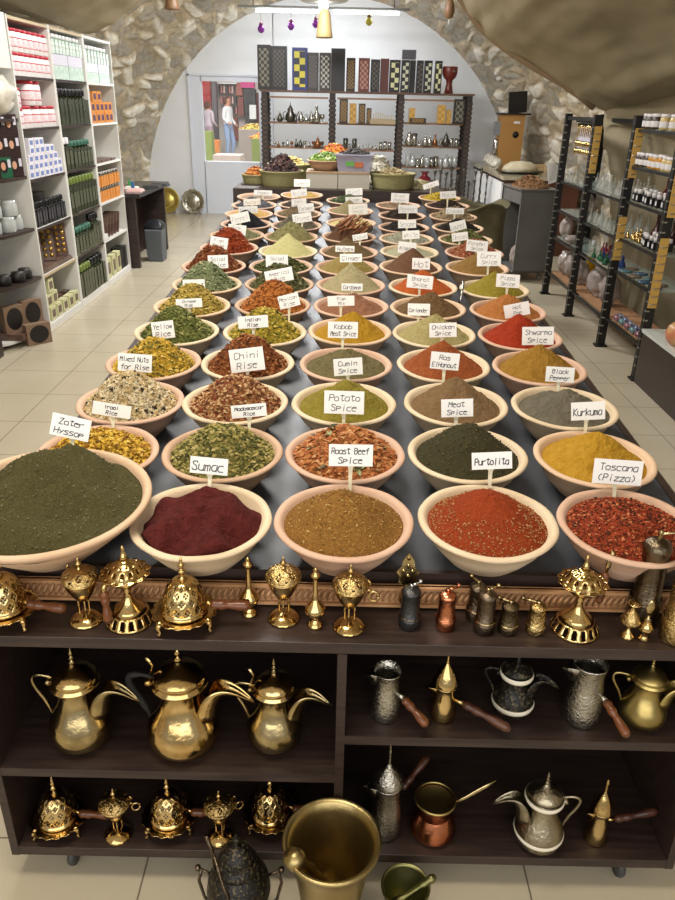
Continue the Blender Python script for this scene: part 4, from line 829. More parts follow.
row('cb1', 'carton', 'carton', cb(.10), 'low cream carton with dark print in front on the bottom shelf', 'cream cartons of the near unit', 5.62, 6.15, 5, LV[0]+E_, x=-2.225)
for y, z in ((5.60, .1005), (5.715, .1005), (5.66, .2055)): put('cb1', 'carton', 'carton', cb(.10), 'cream carton stacked at the left end of the bottom shelf', (-2.235, y, LV[0]+E_+z), 0, 'cream cartons of the near unit')
row('cb2', 'carton', 'carton', carton(M_brownp, (.05, .1, .1)), 'brown carton behind the low cream ones', 'brown cartons', 5.86, 6.15, 3, LV[0]+E_, x=-2.30)
# middle unit
row('tube', 'tube', 'tube', bottle(M_wj, .135, .06, mat('white_leaf_label', 'dfe6e0', .5, c2='5c7a60', ns=70, sharp=(.5, .6)), M_mint), 'white and green bottle on a lilac box, top shelf of the middle unit', 'white and green bottles', 6.31, 6.96, 9, LV[5]+.176)
for k, y in enumerate((6.44, 6.80)):
    tag(MB().box((0, 0, .0475), (.15, .34, .095)).build('carton', M_mint, loc=(-2.275, y, LV[5]+E_)), 'pale green carton on the top shelf of the middle unit, '+['left', 'right'][k], 'box', 'pale green cartons')
    tag(MB().box((0, 0, .0385), (.15, .34, .077)).build('carton', M_lilac, loc=(-2.275, y, LV[5]+.0975)), 'lilac white carton on the top shelf of the middle unit, '+['left', 'right'][k], 'box', 'lilac cartons')
row('oil', 'bottle', 'bottle', bottle(M_blackp, .265, .075, M_olive), 'large dark oil bottle on the second shelf of the middle unit', 'dark oil bottles', 6.33, 6.95, 8, LV[4]+E_)
row('oilneck', 'neck_tag', 'tag', carton(mat('checked_collar', 'c8ccd4', .5, c2='20242c', ns=120, sharp=(.48, .52)), (.06, .066, .02)), 'black and white collar on a dark oil bottle', 'bottle collars', 6.33, 6.95, 8, LV[4]+.2, x=-2.235) if 0 else None
row('grn', 'bottle', 'bottle', bottle(M_green, .21, .068), 'dark bottle with green cap on the third shelf of the middle unit', 'dark bottles with green caps', 6.52, 6.94, 6, LV[3]+E_)
row('grnw', 'bottle', 'bottle', bottle(M_wj, .24, .07), 'dark bottle with white cap at the left of the third shelf', 'dark bottles with white caps', 6.33, 6.42, 2, LV[3]+E_)
row('lime', 'bottle', 'bottle', bottle(M_lime, .275, .066, nk=.78), 'dark bottle with lime cap on the fourth shelf of the middle unit', 'dark bottles with lime caps', 6.31, 6.96, 9, LV[2]+E_)
row('grn', 'bottle', 'bottle', bottle(M_green, .21, .068), 'dark bottle with green cap on the fifth shelf of the middle unit', 'dark bottles with green caps', 6.32, 6.72, 6, LV[1]+E_)
row('blk', 'bottle', 'bottle', bottle(M_blackp, .27, .066), 'tall dark bottle with black cap on the fifth shelf', 'dark bottles with black caps', 6.80, 6.95, 3, LV[1]+E_)
row('lime2', 'bottle', 'bottle', bottle(M_lime, .26, .064, nk=.78), 'dark bottle with lime cap on the bottom shelf', 'dark bottles with lime caps', 6.32, 6.60, 5, LV[0]+E_)
row('blk', 'bottle', 'bottle', bottle(M_blackp, .27, .066), 'tall dark bottle with black cap on the bottom shelf', 'dark bottles with black caps', 6.68, 6.95, 4, LV[0]+E_)
# far unit
row('tube', 'tube', 'tube', bottle(M_wj, .135, .06, M_wj, M_mint), 'white and green bottle on a lilac box, top shelf of the far unit', 'white and green bottles', 7.09, 7.72, 8, LV[5]+.15)
for k, y in enumerate((7.24, 7.58)):
    tag(MB().box((0, 0, .0375), (.15, .32, .075)).build('carton', M_mint, loc=(-2.275, y, LV[5]+E_)), 'pale green carton on the top shelf of the far unit, '+['left', 'right'][k], 'box', 'pale green cartons')
    tag(MB().box((0, 0, .0355), (.15, .32, .071)).build('carton', M_lilac, loc=(-2.275, y, LV[5]+.0775)), 'lilac white carton on the top shelf of the far unit, '+['left', 'right'][k], 'box', 'lilac cartons')
for r_, (n, y0) in enumerate(((5, 7.14), (5, 7.14), (2, 7.20))):
    row('orange', 'soap_pack', 'packet', carton(M_orange, (.08, .118, .085), mat('violet_print', '4a3450', .5)), 'orange packet with dark print, %s tier in the far unit' % ['lower', 'middle', 'upper'][r_], 'orange packets', y0, y0+.128*(n-1), n, LV[4]+E_+.0855*r_)
for k in range(4): tag(MB().box((0, 0, .009), (.16, .13, .018)).build('flat_pack', M_brownp, loc=(-2.28, 7.16+.15*k, LV[3]+E_)), 'flat brown packet lying on the third shelf of the far unit', 'packet', 'flat packets of the far unit')
tag(MB().box((0, 0, .1), (.01, .2, .2)).build('leaning_card', M_lilac, loc=(-2.42, 7.2, LV[3]+.022)), 'pale card standing behind the flat packets in the far unit', 'card')
for r_ in (0, 1):
    row('oj', 'small_jar', 'jar', lambda: [('small_jar', (lambda a: a.mesh('small_jar', [M_orange, mat('dark_jar_top', '2b2420', .35, c2='b8b0a0', ns=90, sharp=(.5, .6))]))((lambda a: (a.box((0, 0, .045), (.07, .07, .09)), a.lathe([(.03, .09), (.034, .095), (.034, .125), (.001, .128)], 12, m=1), a)[-1])(MB())))], 'small orange labelled jar with dark lid, %s row' % ['lower', 'upper'][r_], 'orange labelled jars', 7.10, 7.70, 8, LV[2]+E_+.129*r_)
for k in range(5):
    o = tag(MB().box((0, 0, .1), (.15, .016, .2)).build('sleeve_pack', M_brownp, loc=(-2.28, 7.16+.1*k, LV[1]+.009)), 'brown sleeve packet leaning in a row in the far unit', 'packet', 'leaning brown packets'); o.rotation_euler = (-.42, 0, 0); o.location.z = LV[1]+.006
put('cb3', 'carton', 'carton', carton(M_white, (.08, .1, .05)), 'small white carton left of the leaning brown packets', (-2.23, 7.10, LV[1]+E_), 0)
row('cb4', 'carton', 'carton', carton(M_creamb, (.06, .11, .19), M_brownp), 'upright cream carton with dark picture, bottom of the far unit', 'cream cartons of the far unit', 7.13, 7.48, 3, LV[0]+E_)
for k in range(2): tag(MB().box((0, 0, .1), (.1, .1, .2)).build('carton', M_blackp, loc=(-2.26, 7.62+.12*k, LV[0]+E_)), 'black carton at the bottom right of the far unit', 'box', 'black cartons')
# rounded corner unit
u = thing('corner_shelf', 'white rounded end shelves at the near end of the left shelving', 'shelving unit', (XBK, PY[0], 0))
MB().box((.005, -.3, 1.0), (.01, .6, 2.0)).build('back_panel', M_white, u)
for z in (.055, .42, .76, 1.11, 1.475):
    a = MB(); n = 18; vs = []
    for zz in (z-.02, z): vs += [(.011, -.008, zz)]+[(.011+.29*math.cos(q)**.6, -.008-.56*math.sin(q), zz) for q in near(0, PI/2, n)]
    N1 = n+1
    a.add(vs, [tuple(reversed(range(N1))), tuple(range(N1, 2*N1))]+[(i, (i+1) % N1, (i+1) % N1+N1, i+N1) for i in range(N1)], 0); a.build('shelf', M_espresso if z > .1 else M_white, u)
tag(MB().box((0, 0, .16), (.25, .34, .32)).build('storage_box', M_white, loc=(-2.31, 5.28, 1.771), bevel=.003), 'big white box at the top left corner', 'box')
tag(MB().box((0, 0, .14), (.24, .32, .28)).build('storage_box', M_white, loc=(-2.36, 5.27, 1.475), bevel=.003), 'white box hidden under the big white box', 'box') if 0 else None
bg = MB()
vs = []; nn = 18
for i in range(nn+1):
    for j in range(28):
        a = 2*PI*j/28; ph = PI*i/nn; p = Vector((math.sin(ph)*math.cos(a)*.12, math.sin(ph)*math.sin(a)*.15, -math.cos(ph)*.13+.13)); p += Vector((1, .7, .8))*noise.noise(p*16)*.035; p.z = max(.002, p.z); vs.append(p)
bg.add(vs, [(i*28+j, i*28+(j+1) % 28, (i+1)*28+(j+1) % 28, (i+1)*28+j) for i in range(nn) for j in range(28)], 0, True)
M_bag = mat('plastic_bag', 'd8d4c8', .25, c2='b9b2a2', ns=8, bump=.6, bs=30)
M_clear = mat('clear_wrap', 'b8aca6', .2, c2='968880', ns=9, alpha=.8, bump=.6, bs=35)
bagm = bg.mesh('plastic_bag', M_bag)
tag(link('plastic_bag', bagm, loc=(-2.29, 5.33, 1.476)), 'crumpled clear plastic bag above the dark portrait boxes', 'bag')
M_face = mat('portrait_skin', 'c9987c', .6); M_hair = mat('portrait_dark', '241a1c', .5); M_pbox = mat('dark_portrait_box', '30201f', .45)
def hairbox(m):
    def f():
        a = MB(); a.box((0, 0, .065), (.07, .105, .129))
        vs = []; n = 16
        for k, (sx, sz, m_, x, oy, oz) in enumerate(((.032, .042, 1, .0357, -.008, .072), (.018, .026, 2, .0364, -.013, .074))):
            a.add([(x, oy+sx*math.cos(q), oz+sz*math.sin(q)) for q in near(0, 2*PI*(n-1)/n, n)], [tuple(range(n))], m_)
        a.box((.0357, .034, .09), (.001, .022, .05), 3)
        return [('hair_dye_box', a.mesh('hair_dye_box', [m, M_hair, M_face, M_lilac]))]
    return f
for r_ in range(3):
    for c_ in range(3):
        g = (r_ == 0 and c_ == 1)
        put('hb%d' % g, 'hair_dye_box', 'box', hairbox(mat('green_portrait_box', '1f5a40', .5) if g else M_pbox), ('green edged box with a portrait, bottom tier' if g else 'dark box with a woman portrait, %s tier, %s of its tier' % (['bottom', 'middle', 'top'][r_], ['left', 'middle', 'right'][c_])), (-2.31+.03*c_, 5.17+.112*c_, 1.1115+.1295*r_), -.55, 'portrait boxes on the corner shelf')
M_cj = mat('clear_jar', 'c8ccc8', .15, alpha=.7); M_bj = mat('jar_black_fill', '1d1a18', .5)
def cjar(): 
    a = MB().lathe([(.001, 0), (.05, 0), (.052, .01), (.052, .07), (.045, .085), (.045, .1), (.001, .1)], 18, m=0); a.lathe([(.001, .004), (.048, .004), (.048, .04), (.001, .045)], 18, m=1)
    return [('clear_jar', a.mesh('clear_jar', [M_cj, M_bj]))]
for z, ys in ((.7605, (5.14, 5.26, 5.38)), (.8615, (5.18, 5.32))):
    for y in ys: put('cj', 'clear_jar', 'jar', cjar, 'clear jar half filled with black, %s row of the corner shelf' % ('lower' if z < .8 else 'upper'), (-2.29 if y > 5.2 else -2.34, y, z), 0, 'clear jars with black filling')
for y in (5.14, 5.26, 5.38): put('bj', 'small_jar', 'jar', lambda: [('small_jar', MB().lathe([(.001, 0), (.05, 0), (.05, .05), (.04, .06), (.04, .07), (.001, .07)], 16).mesh('small_jar', M_bj))], 'low black jar on the second shelf of the corner unit', (-2.28 if y > 5.2 else -2.33, y, .4205), 0, 'low black jars')
tag(MB().box((0, 0, .11), (.06, .16, .22)).build('gift_box', M_brownp, loc=(-2.40, 5.02, .421), bevel=.006), 'dark brown box behind the low black jars', 'box')
def ovbox():
    a = MB(); a.box((0, 0, .09), (.06, .155, .18)); n = 20
    a.add([(.0307, .062*math.cos(q), .09+.078*math.sin(q)) for q in near(0, 2*PI*(n-1)/n, n)], [tuple(range(n))], 1)
    return [('gift_box', a.mesh('gift_box', [mat('pale_brown_box', '7c6450', .6), mat('dark_oval', '1c1618', .4)]))]
for x, y, z, r in ((-2.31, 5.13, .1005, 0), (-2.25, 5.31, .1005, 0)): put('ov', 'gift_box', 'box', ovbox, 'brown box with dark oval window, %s of the upper pair on the floor level shelf' % ('left' if y < 5.2 else 'right'), (x, y, z), -.6, 'boxes with dark oval windows')
put('ov', 'gift_box', 'box', ovbox, 'brown box with dark oval window, standing lowest on the floor', (-2.165, 5.17, .001), -.75, 'boxes with dark oval windows', (1.0, 1.15, .82))
tag(MB().box((0, 0, .0225), (.2, .42, .044)).build('flat_box', M_brownp, loc=(-2.31, 5.24, .0555)), 'flat brown box under the oval window boxes', 'box')
# ---- desk, bin, trays behind the left shelves
dk = thing('reception_desk', 'dark wooden desk with overhanging top beside the white shelves', 'desk', (-2.15, 7.85, 0), 0)
MB().box((-.09, .06, .355), (.26, .05, .71)).build('side_panel', M_espresso, dk); MB().box((-.07, 1.2, .355), (.30, .05, .71)).build('side_panel', M_espresso, dk)
MB().box((-.2, .63, .355), (.03, 1.1, .71)).build('back_panel', M_espresso, dk)
MB().box((-.08, .66, .73), (.38, 1.36, .04)).build('desktop', mat('desk_top', '3a3634', .2), dk)
for i, (c, x, y, w_, h) in enumerate((('b83040', -.18, .1, .02, .06), ('3a70a0', -.1, .16, .02, .08), ('d8d0c0', -.15, .24, .09, .02), ('2a2a2a', -.24, .2, .02, .1), ('d0a8a0', -.05, .1, .1, .02), ('50a060', -.2, .32, .02, .07), ('303030', .05, .3, .12, .03), ('383838', .08, .45, .12, .03))):
    tag(MB().box((0, 0, h/2), (w_*1.6, w_*1.6, h), taper=.8).build('desk_item', mat('item_'+c, c, .4), loc=(-2.10+x, 7.95+y*1.6, .7505)), ['small red', 'small blue', 'pale flat', 'slim black', 'pink flat', 'small green', 'near dark flat', 'far dark flat'][i]+' item on the dark desk', 'desk item')
bn = thing('waste_bin', 'grey plastic bin with black swing lid beside the desk', 'bin', (-2.04, 8.36, 0))
MB().box((0, 0, .17), (.17, .2, .34), taper=1.12).build('body', mat('grey_bin', '565b60', .5), bn, bevel=.012)
l = MB(); l.lathe([(.14, .34), (.142, .36), (.13, .39), (.09, .42), (.04, .435), (.001, .437)], 4, rot=Matrix.Rotation(PI/4, 3, 'Z')); l.build('lid', mat('bin_lid', '1c1d20', .35), bn, bevel=.01)
def tray(label, x, m, r, sc, tilt=.16):
    t = thing('round_tray', label, 'tray', (x, 12.1, .012), 0, 'round metal trays on the floor'); t.rotation_euler = (PI/2-tilt, 0, 0)
    a = MB(); a.lathe([(.001, .008), (r*.45, .01), (r*.5, .002), (r*.72, .004), (r*.75, .014), (r*.98, .022), (r, .02)], 72, c=(0, r, 0), scallop=((5, 6), sc, .035 if sc else 0)); a.build('dish', m, t, solid=.003)
    b = MB()
    for k in range(8): b.lathe([(r*.09, .005), (r*.06, .016), (.001, .02)], 12, (r*.62*math.cos(k*PI/4), r+r*.62*math.sin(k*PI/4), 0) if sc else (r*.6*math.cos(k*PI/4), r+r*.6*math.sin(k*PI/4), -.004))
    b.build('embossing', m, t)
tray('round gold tray leaning on the back wall beside the desk', -2.73, mat('tray_gold', 'c0ac60', .32, 1, bump=.6, bs=60), .19, 0)
tray('scalloped silver tray leaning on the back wall left of the door', -2.33, mat('tray_silver', 'a8a494', .3, 1, bump=.6, bs=60), .18, 14)
# ================================================================ BLACK RACK ON THE RIGHT
RX, RB = 1.95, 2.26; RY = [7.12, 6.30, 5.42, 4.66]
rk = thing('display_rack', 'long black slotted metal rack with glass shelves along the right wall', 'rack', (RX, 4.66, 0))
M_notch = mat('pale_notch', '8c887c', .5)
for i, y in enumerate(RY):
    for x in (0, RB-RX):
        a = MB(); H_ = 1.56
        a.box((x, y-4.66, H_/2+.012), (.055, .045, H_), 0); a.box((x, y-4.66, .006), (.085, .075, .012), 0)
        z = .1
        while z < 1.52: a.box((x-.0285, y-4.66-.012, z), (.003, .016, .009), 1); a.box((x-.016, y-4.66-.0235, z), (.018, .003, .009), 1); z += .060
        a.build('upright', [M_blackm, M_notch], rk)
RLV = [(.22, .545, .785, 1.03), (.22, .55, .79, 1.04), (.23, .58, .80, 1.05, 1.27, 1.50)]
M_pine = mat('pine_board', 'a87e5c', .6, c2='98704e', ns=8, anis=(6, 1, 1))
for b in range(3):
    ya, yb = RY[b+1]-4.66+.024, RY[b]-4.66-.024
    for z in RLV[b]:
        MB().box(((RB-RX)/2, (ya+yb)/2, z-.005), (RB-RX-.06, yb-ya, .01)).build('bottom_board' if z < .3 else 'glass_shelf', M_pine if z < .3 else M_gshelf, rk)
        MB().box((0, (ya+yb)/2, z-.015), (.012, yb-ya, .018)).build('rail', M_blackm, rk)
    MB().box((RB-RX, (ya+yb)/2, 1.53), (.03, yb-ya, .03)).build('rail', M_blackm, rk)
MB().box((0, 6.71-4.66, 1.535), (.03, .78, .03)).build('rail', M_blackm, rk)
M_ycard = mat('yellow_card', 'c8a050', .6); 
def strip(x, y, z0, z1, lab):
    t = thing('jewellery_card', lab, 'card', (x, y, z0), 0, 'yellow cards of silver pieces on the rack')
    h = z1-z0; MB().box((0, 0, h/2), (.055, .004, h)).build('card', M_ycard, t)
    n = max(4, int(h/.045))-1
    for k in range(n):
        z = .02+k*(h-.075)/(n-1)
        MB().tube(arc((-.022, -.004, z+.006), (0, -.012, z-.004), (.022, -.004, z+.006), 7), .0035, 6).build('piece', M_chrome, t)
for a in ((1.955, 6.262, 1.15, 1.49, 'yellow card of silver pieces on the second post from the far end'), (1.955, 5.382, 1.19, 1.50, 'yellow card of silver pieces high on the post beside the jars'), (1.945, 5.380, .64, .935, 'yellow card of silver pieces low on the post beside the green bottles'),
          (1.945, 4.62, .485, .91, 'yellow card of silver pieces low on the nearest post'), (1.955, 4.62, 1.03, 1.42, 'yellow card of silver pieces high on the nearest post, at the right edge')): strip(*a)
# hanging gold chains
q = thing('chain_rack', 'gold chains on a pale card at the far end of the rack', 'jewellery', (1.99, 6.72, 1.25))
MB().box((.03, 0, .13), (.004, .5, .26)).build('card', M_lilac, q)
for i in range(9):
    y = -.2+i*.05; MB().tube(arc((0, y-.012, .25), (0, y, .05), (0, y+.012, .25), 9), .0035, 5).build('chain', M_brass, q)
    MB().lathe([(.001, 0), (.014, .01), (.018, .03), (.006, .045), (.001, .05)], 10, (0, y, .07)).build('pendant', M_brass, q)
    MB().lathe([(.001, 0), (.016, .01), (.016, .03), (.006, .045), (.001, .05)], 10, (0, y, .01)).build('pendant', M_brass, q)
MB().box((.015, 0, .262), (.06, .5, .012)).build('rail', M_blackm, q)
def glassb(m, h=.12, r=.025, cap=None):
    def f():
        a = MB().lathe([(.001, 0), (r, 0), (r*1.05, h*.1), (r*.9, h*.35), (r*.35, h*.55), (r*.22, h*.8), (r*.4, h*.86), (r*.1, h*.9)], 12)
        c = MB().lathe([(r*.12, h*.88), (r*.36, h*.94), (r*.2, h), (.001, h*1.03)], 8)
        return [('glass_bottle', a.mesh('glass_bottle', m)), ('stopper', c.mesh('stopper', cap or m))]
    return f
def fill(key, name, cat, parts, label, grp, b, z, n, x0=1.99, x1=2.2, s=(.8, 1.2), seed=0, y0=None, y1=None):
    r = random.Random(seed); ya, yb = (RY[b+1]+.05, RY[b]-.05) if y0 is None else (y0, y1)
    for i in range(n):
        put(key, name, cat, parts, label, (x0+(x1-x0)*((i % 2) if n > 3 else 0)+r.uniform(-.012, .012), ya+(yb-ya)*(i+.5)/n, z+.0008), 0, grp, r.uniform(*s))
M_gold_g = mat('gilt_glass', 'c8b890', .15, .3); M_redg = mat('red_glass', '8a2030', .1, alpha=.8); M_grg = mat('green_glass', '25583c', .1); M_blg = mat('blue_glass', '26386a', .1); M_dkg = mat('dark_red_glass', '4a2426', .15)
fill('gb', 'glass_bottle', 'bottle', glassb(M_glass), 'small clear glass bottle on the upper shelf of the far bay', 'clear glass bottles', 0, 1.03, 15, seed=1, s=(.55, .9))
fill('gb', 'glass_bottle', 'bottle', glassb(M_glass, .12), 'clear glass bottle on the upper shelf of the middle bay', 'clear glass bottles', 1, 1.04, 24, s=(.55, 1.1), seed=2)
fill('gg', 'glass_bottle', 'bottle', glassb(M_glass, .16, .028, M_gold_g), 'clear glass bottle with gilt stopper, second shelf of the middle bay', 'gilt glass bottles', 1, .79, 13, s=(.6, 1.0), seed=3)
for k, (m, c) in enumerate(((M_grg, 'green'), (M_blg, 'blue'), (M_redg, 'red'))): fill('c'+c, 'glass_bottle', 'bottle', glassb(m, .075, .02), 'small %s glass bottle on the third shelf of the middle bay' % c, 'coloured glass bottles', 1, .55, 7, x0=1.985+.07*k, x1=2.0+.07*k, seed=4+k, s=(.9, 1.2), y0=5.5 if k < 2 else 5.9, y1=6.0 if k < 2 else 6.25)
def wrapbag(lab, x, y, z, s, grp='plastic wrapped bundles on the rack'):
    o = link('wrapped_bundle', BAGM, loc=(x, y, z+.001)); o.scale = s; o.rotation_euler = (0, 0, R_.uniform(0, 3)); tag(o, lab, 'bag', grp)
_b = bagm.copy(); _b.materials.clear(); _b.materials.append(M_clear); BAGM = _b
wrapbag('upright plastic wrapped bundle on the second shelf of the far bay', 2.02, 6.43, .785+.0, (.35, .35, .75))
wrapbag('upright plastic wrapped bundle on the third shelf of the far bay', 2.02, 6.98, .545, (.4, .42, .68)); wrapbag('low plastic wrapped bundle on the third shelf of the far bay', 2.03, 6.70, .545, (.45, .8, .25))
for k, y in enumerate((6.96, 6.76, 6.54)): wrapbag('big plastic wrapped bundle on the bottom board of the far bay, '+['farthest', 'middle', 'nearest'][k], 2.07, y, .22, (.5, .55, .8))
for k, y in enumerate((6.08, 5.78)): wrapbag('big plastic wrapped bundle on the bottom board of the middle bay, '+['farther', 'nearer'][k], 2.09, y, .22, (.62, .7, .9))
put('oilb', 'oil_bottle', 'bottle', lambda: [('oil_bottle', MB().lathe([(.001, 0), (.045, 0), (.045, .24), (.02, .3), (.016, .34), (.001, .34)], 16).mesh('oil_bottle', mat('yellow_oil', 'c89a1c', .2))), ('cap', MB().lathe([(.02, .335), (.022, .34), (.022, .375), (.001, .377)], 12).mesh('cap', M_wj))], 'yellow oil bottle with white cap behind the bundles', (2.19, 6.64, .2205), 0, scale=.95)
def hjar(m, cap=M_wj, h=.09, lab=M_wj):
    def f():
        a = MB().lathe([(.001, 0), (.033, 0), (.034, .005), (.034, h*.7), (.028, h*.8)], 14); a.lathe([(.0344, h*.12), (.0347, h*.14), (.0347, h*.5), (.0344, h*.52)], 14, m=1)
        return [('honey_jar', a.mesh('honey_jar', [m, lab])), ('lid', MB().lathe([(.028, h*.78), (.031, h*.8), (.031, h), (.001, h)], 14).mesh('lid', cap))]
    return f
M_honey = mat('honey', 'c08418', .2); M_amber = mat('dark_honey', '3c2c20', .3); M_pale = mat('pale_honey', 'c8b070', .25); M_bb = mat('black_box', '19191b', .4)
fill('hj3', 'honey_jar', 'jar', hjar(M_amber), 'dark labelled jar with white lid on top of the rack', 'jars on top of the rack', 2, 1.50, 3, x0=1.98, x1=1.98, s=(.95, 1), y0=5.16, y1=5.37)
fill('hj1', 'honey_jar', 'jar', hjar(M_pale), 'pale honey jar with white lid on top of the rack', 'jars on top of the rack', 2, 1.50, 6, x0=1.98, x1=2.1, s=(.95, 1), y0=4.70, y1=5.15)
fill('hj3', 'honey_jar', 'jar', hjar(M_amber), 'dark jar with white label on the shelf below the top', 'honey jars', 2, 1.27, 3, x0=1.98, x1=1.98, s=(.9, .95), y0=5.17, y1=5.38)
fill('hj2', 'honey_jar', 'jar', hjar(M_honey), 'amber honey jar on the shelf below the top', 'honey jars', 2, 1.27, 3, x0=1.98, x1=1.98, s=(.9, 1.0), y0=4.95, y1=5.16)
fill('hj1', 'honey_jar', 'jar', hjar(M_pale), 'pale honey jar on the shelf below the top', 'honey jars', 2, 1.27, 3, x0=1.98, x1=1.98, s=(.9, .95), y0=4.71, y1=4.94)
def bbot():
    a = MB(); a.box((0, 0, .035), (.05, .05, .07), 0); a.box((-.0255, 0, .035), (.001, .03, .035), 1)
    return [('small_bottle', a.mesh('small_bottle', [M_bb, M_wj])), ('cap', MB().lathe([(.022, .07), (.022, .1), (.02, .103), (.001, .103)], 10).mesh('cap', M_wj))]
fill('bbt', 'small_bottle', 'bottle', bbot, 'small black bottle with white cap on the middle shelf of the near bay', 'black bottles with white caps', 2, 1.05, 14, x0=1.985, x1=2.06, s=(.72, .78), y0=4.82, y1=5.38)
fill('bbt', 'small_bottle', 'bottle', bbot, 'small black bottle with white cap beside the gilt bottles', 'black bottles with white caps', 2, .80, 10, x0=1.985, x1=2.06, s=(.72, .78), y0=4.76, y1=5.10)
fill('rg', 'glass_bottle', 'bottle', glassb(M_redg, .14, .03), 'red glass bottle standing behind the small black bottles', 'red glass bottles', 2, 1.05, 4, x0=2.16, x1=2.16, seed=8, s=(1, 1.25))
fill('rg2', 'glass_bottle', 'bottle', glassb(M_dkg, .14, .03), 'dark red glass bottle behind the gilt bottles', 'dark red glass bottles', 2, .80, 6, x0=2.12, x1=2.18, seed=9, s=(1.1, 1.4))
fill('gl', 'glass_bottle', 'bottle', glassb(M_brass, .08, .022), 'small golden bottle at the far end of the near bay', 'golden bottles', 2, .80, 10, x0=1.985, x1=2.05, seed=10, s=(.7, .85), y0=5.12, y1=5.38)
for k in range(8): tag(MB().lathe([(.001, 0), (.04, 0), (.045, .008), (.03, .012), (.001, .013)], 14).build('glass_coaster', mat('coaster_%d' % (k % 3), ['4a6a70', '6a5a48', '35506a'][k % 3], .15), loc=(1.99+.075*(k % 2), 4.74+.088*k, .5808)), 'small %s patterned dish on the glass shelf of the near bay' % ['teal', 'brown', 'blue'][k % 3], 'dish', 'small coloured dishes')
for k in range(12): tag(MB().lathe([(.001, -.032), (.018, -.03), (.02, 0), (.018, .03), (.001, .032)], 12, rot=Matrix.Rotation(PI/2, 3, 'X')).build('bead_roll', mat('bead_%d' % (k % 4), ['4a7478', '3a4470', '7c4456', '62647c'][k % 4], .3, c2='d0c8c0', ns=80, sharp=(.55, .65)), loc=(1.985+.045*(k % 2), 4.73+.054*k, .2510)), 'small %s bead roll on the bottom board of the near bay' % ['teal', 'navy', 'crimson', 'lilac'][k % 4], 'beads', 'coloured bead rolls')
# ================================================================ BACK OF THE SHOP
bu = thing('back_shelving', 'wide brown wooden shelving with slotted posts against the back wall', 'shelving unit', (0, 11.0, 0))
UX = [-1.08, -.17, .75, 1.66]; M_wal = mat('brown_shelf_board', '6a4c3c', .55, c2='5c4032', ns=10); M_post = mat('dark_slotted_post', '2e2622', .6); M_bd = mat('light_shelf_board', '8c6a50', .55)
M_bkp = mat('grey_back_panel', 'a09a96', .8)
for i, x in enumerate(UX):
    for y in (0, .36):
        a = MB(); a.box((x, y, .87), (.075, .05, 1.74), 0); z = .08
        while z < 1.7: a.box((x, y-.026, z), (.05, .004, .012), 1); a.box((x-.041, y, z), (.012, .04, .03), 0); a.box((x+.041, y, z), (.012, .04, .03), 0); z += .058
        a.build('post', [M_post, M_wal], bu)
LVB = [(.28, .54, .80, 1.065, 1.375, 1.69), (.28, .54, .80, 1.05, 1.375, 1.69), (.28, .54, .845, 1.11, 1.40, 1.69)]
for b in range(3):
    for z in LVB[b]: MB().box(((UX[b]+UX[b+1])/2, .18, z-.01), (.79, .40, .02)).build('shelf', M_bd, bu)
MB().box((.29, .18, 1.7535), (2.86, .44, .022)).build('top_board', M_wal, bu)
# boards on top: (x, w, h, kind)
def gbox(m, d): return lambda: [('game_box', MB().box((0, 0, d[2]/2), d).mesh('game_box', m))]
MG = {'k': checker_mat('inlay_dark', '2e2c28', '7c7868', 26, cc='26221e'), 'y': checker_mat('inlay_yellow', 'd8cc3c', '20243c', 13, cc='1f2c78'), 'g': checker_mat('inlay_grey', '4a4644', '5e5a58', 40, cc='3a3634'), 'p': checker_mat('inlay_pale', 'b9b7b0', '3c3a36', 30, cc='3c3834'),
      'o': checker_mat('inlay_ochre', '8a6c3c', '5a4428', 44, cc='2e241c'), 'r': checker_mat('inlay_red', 'b88c7c', '8a4c3c', 30, cc='6c3428'), 'c': checker_mat('inlay_chess', 'd8d8a8', '26241e', 17, cc='1c1a18'), 's': mat('plain_black_case', '1d1b1c', .4), 'b': mat('grey_case', '4a4a50', .5), 'd': checker_mat('inlay_small', '55504a', '24211f', 34, cc='1f1d1c'), 'w': checker_mat('inlay_stripe', 'c9ccb0', '24262a', 22, cc='1c1c1e'), 'j': mat('red_wood_case', '5c2c24', .4)}
tops = [(257, 270, 51, 'k', 'tall dark inlaid'), (270, 286, 52, 'd', 'black patterned'), (291, 306, 53, 'y', 'blue box with yellow checks'), (306, 317, 57, 'g', 'grey patterned'), (317.5, 329, 57, 'p', 'pale diamond patterned'), (329, 343, 53, 's', 'plain black tall'), (344, 353, 61, 'o', 'ochre patterned'),
        (356, 367, 61, 'r', 'red and pale patterned'), (368, 377, 62, 'd', 'dark lattice'), (377.5, 386, 61, 'j', 'red wooden'), (386.5, 397, 62, 'c', 'black box with cream chess checks'), (398, 406, 62, 'w', 'black box with pale stripes of checks'), (406.5, 412, 62, 's', 'slim plain black'), (413, 419.5, 62, 'd', 'small dark'), (420.5, 428, 62, 'w', 'dark box with pale lattice'), (431, 438, 62, 'c', 'tilted black box with pale panel')]
for i, (xa, xb, yt, k, lb) in enumerate(tops):
    x0, x1 = (xa-345)*.01353+.02, (xb-345)*.01353+.02; h = (91.5-yt)*.0131
    lab = lb if 'box' in lb else lb+' box'
    tag(MB().box((0, 0, h/2), (x1-x0-.004, .1+.03*(i % 3), h)).build('game_box', MG[k], loc=((x0+x1)/2, 11.12, 1.7655)), lab+' standing on top of the back shelving', 'game box', 'game boxes on top of the back shelving')
tag(MB().box((0, 0, .055), (.18, .1, .11)).build('game_box', MG['b'], loc=(.83, 11.12, 1.7655+.398)), 'grey case lying across the upright boxes on the back shelving', 'game box')
t = thing('goblet_drum', 'red brown goblet shaped drum at the right end of the back shelving', 'drum', (1.39, 11.15, 1.7655))
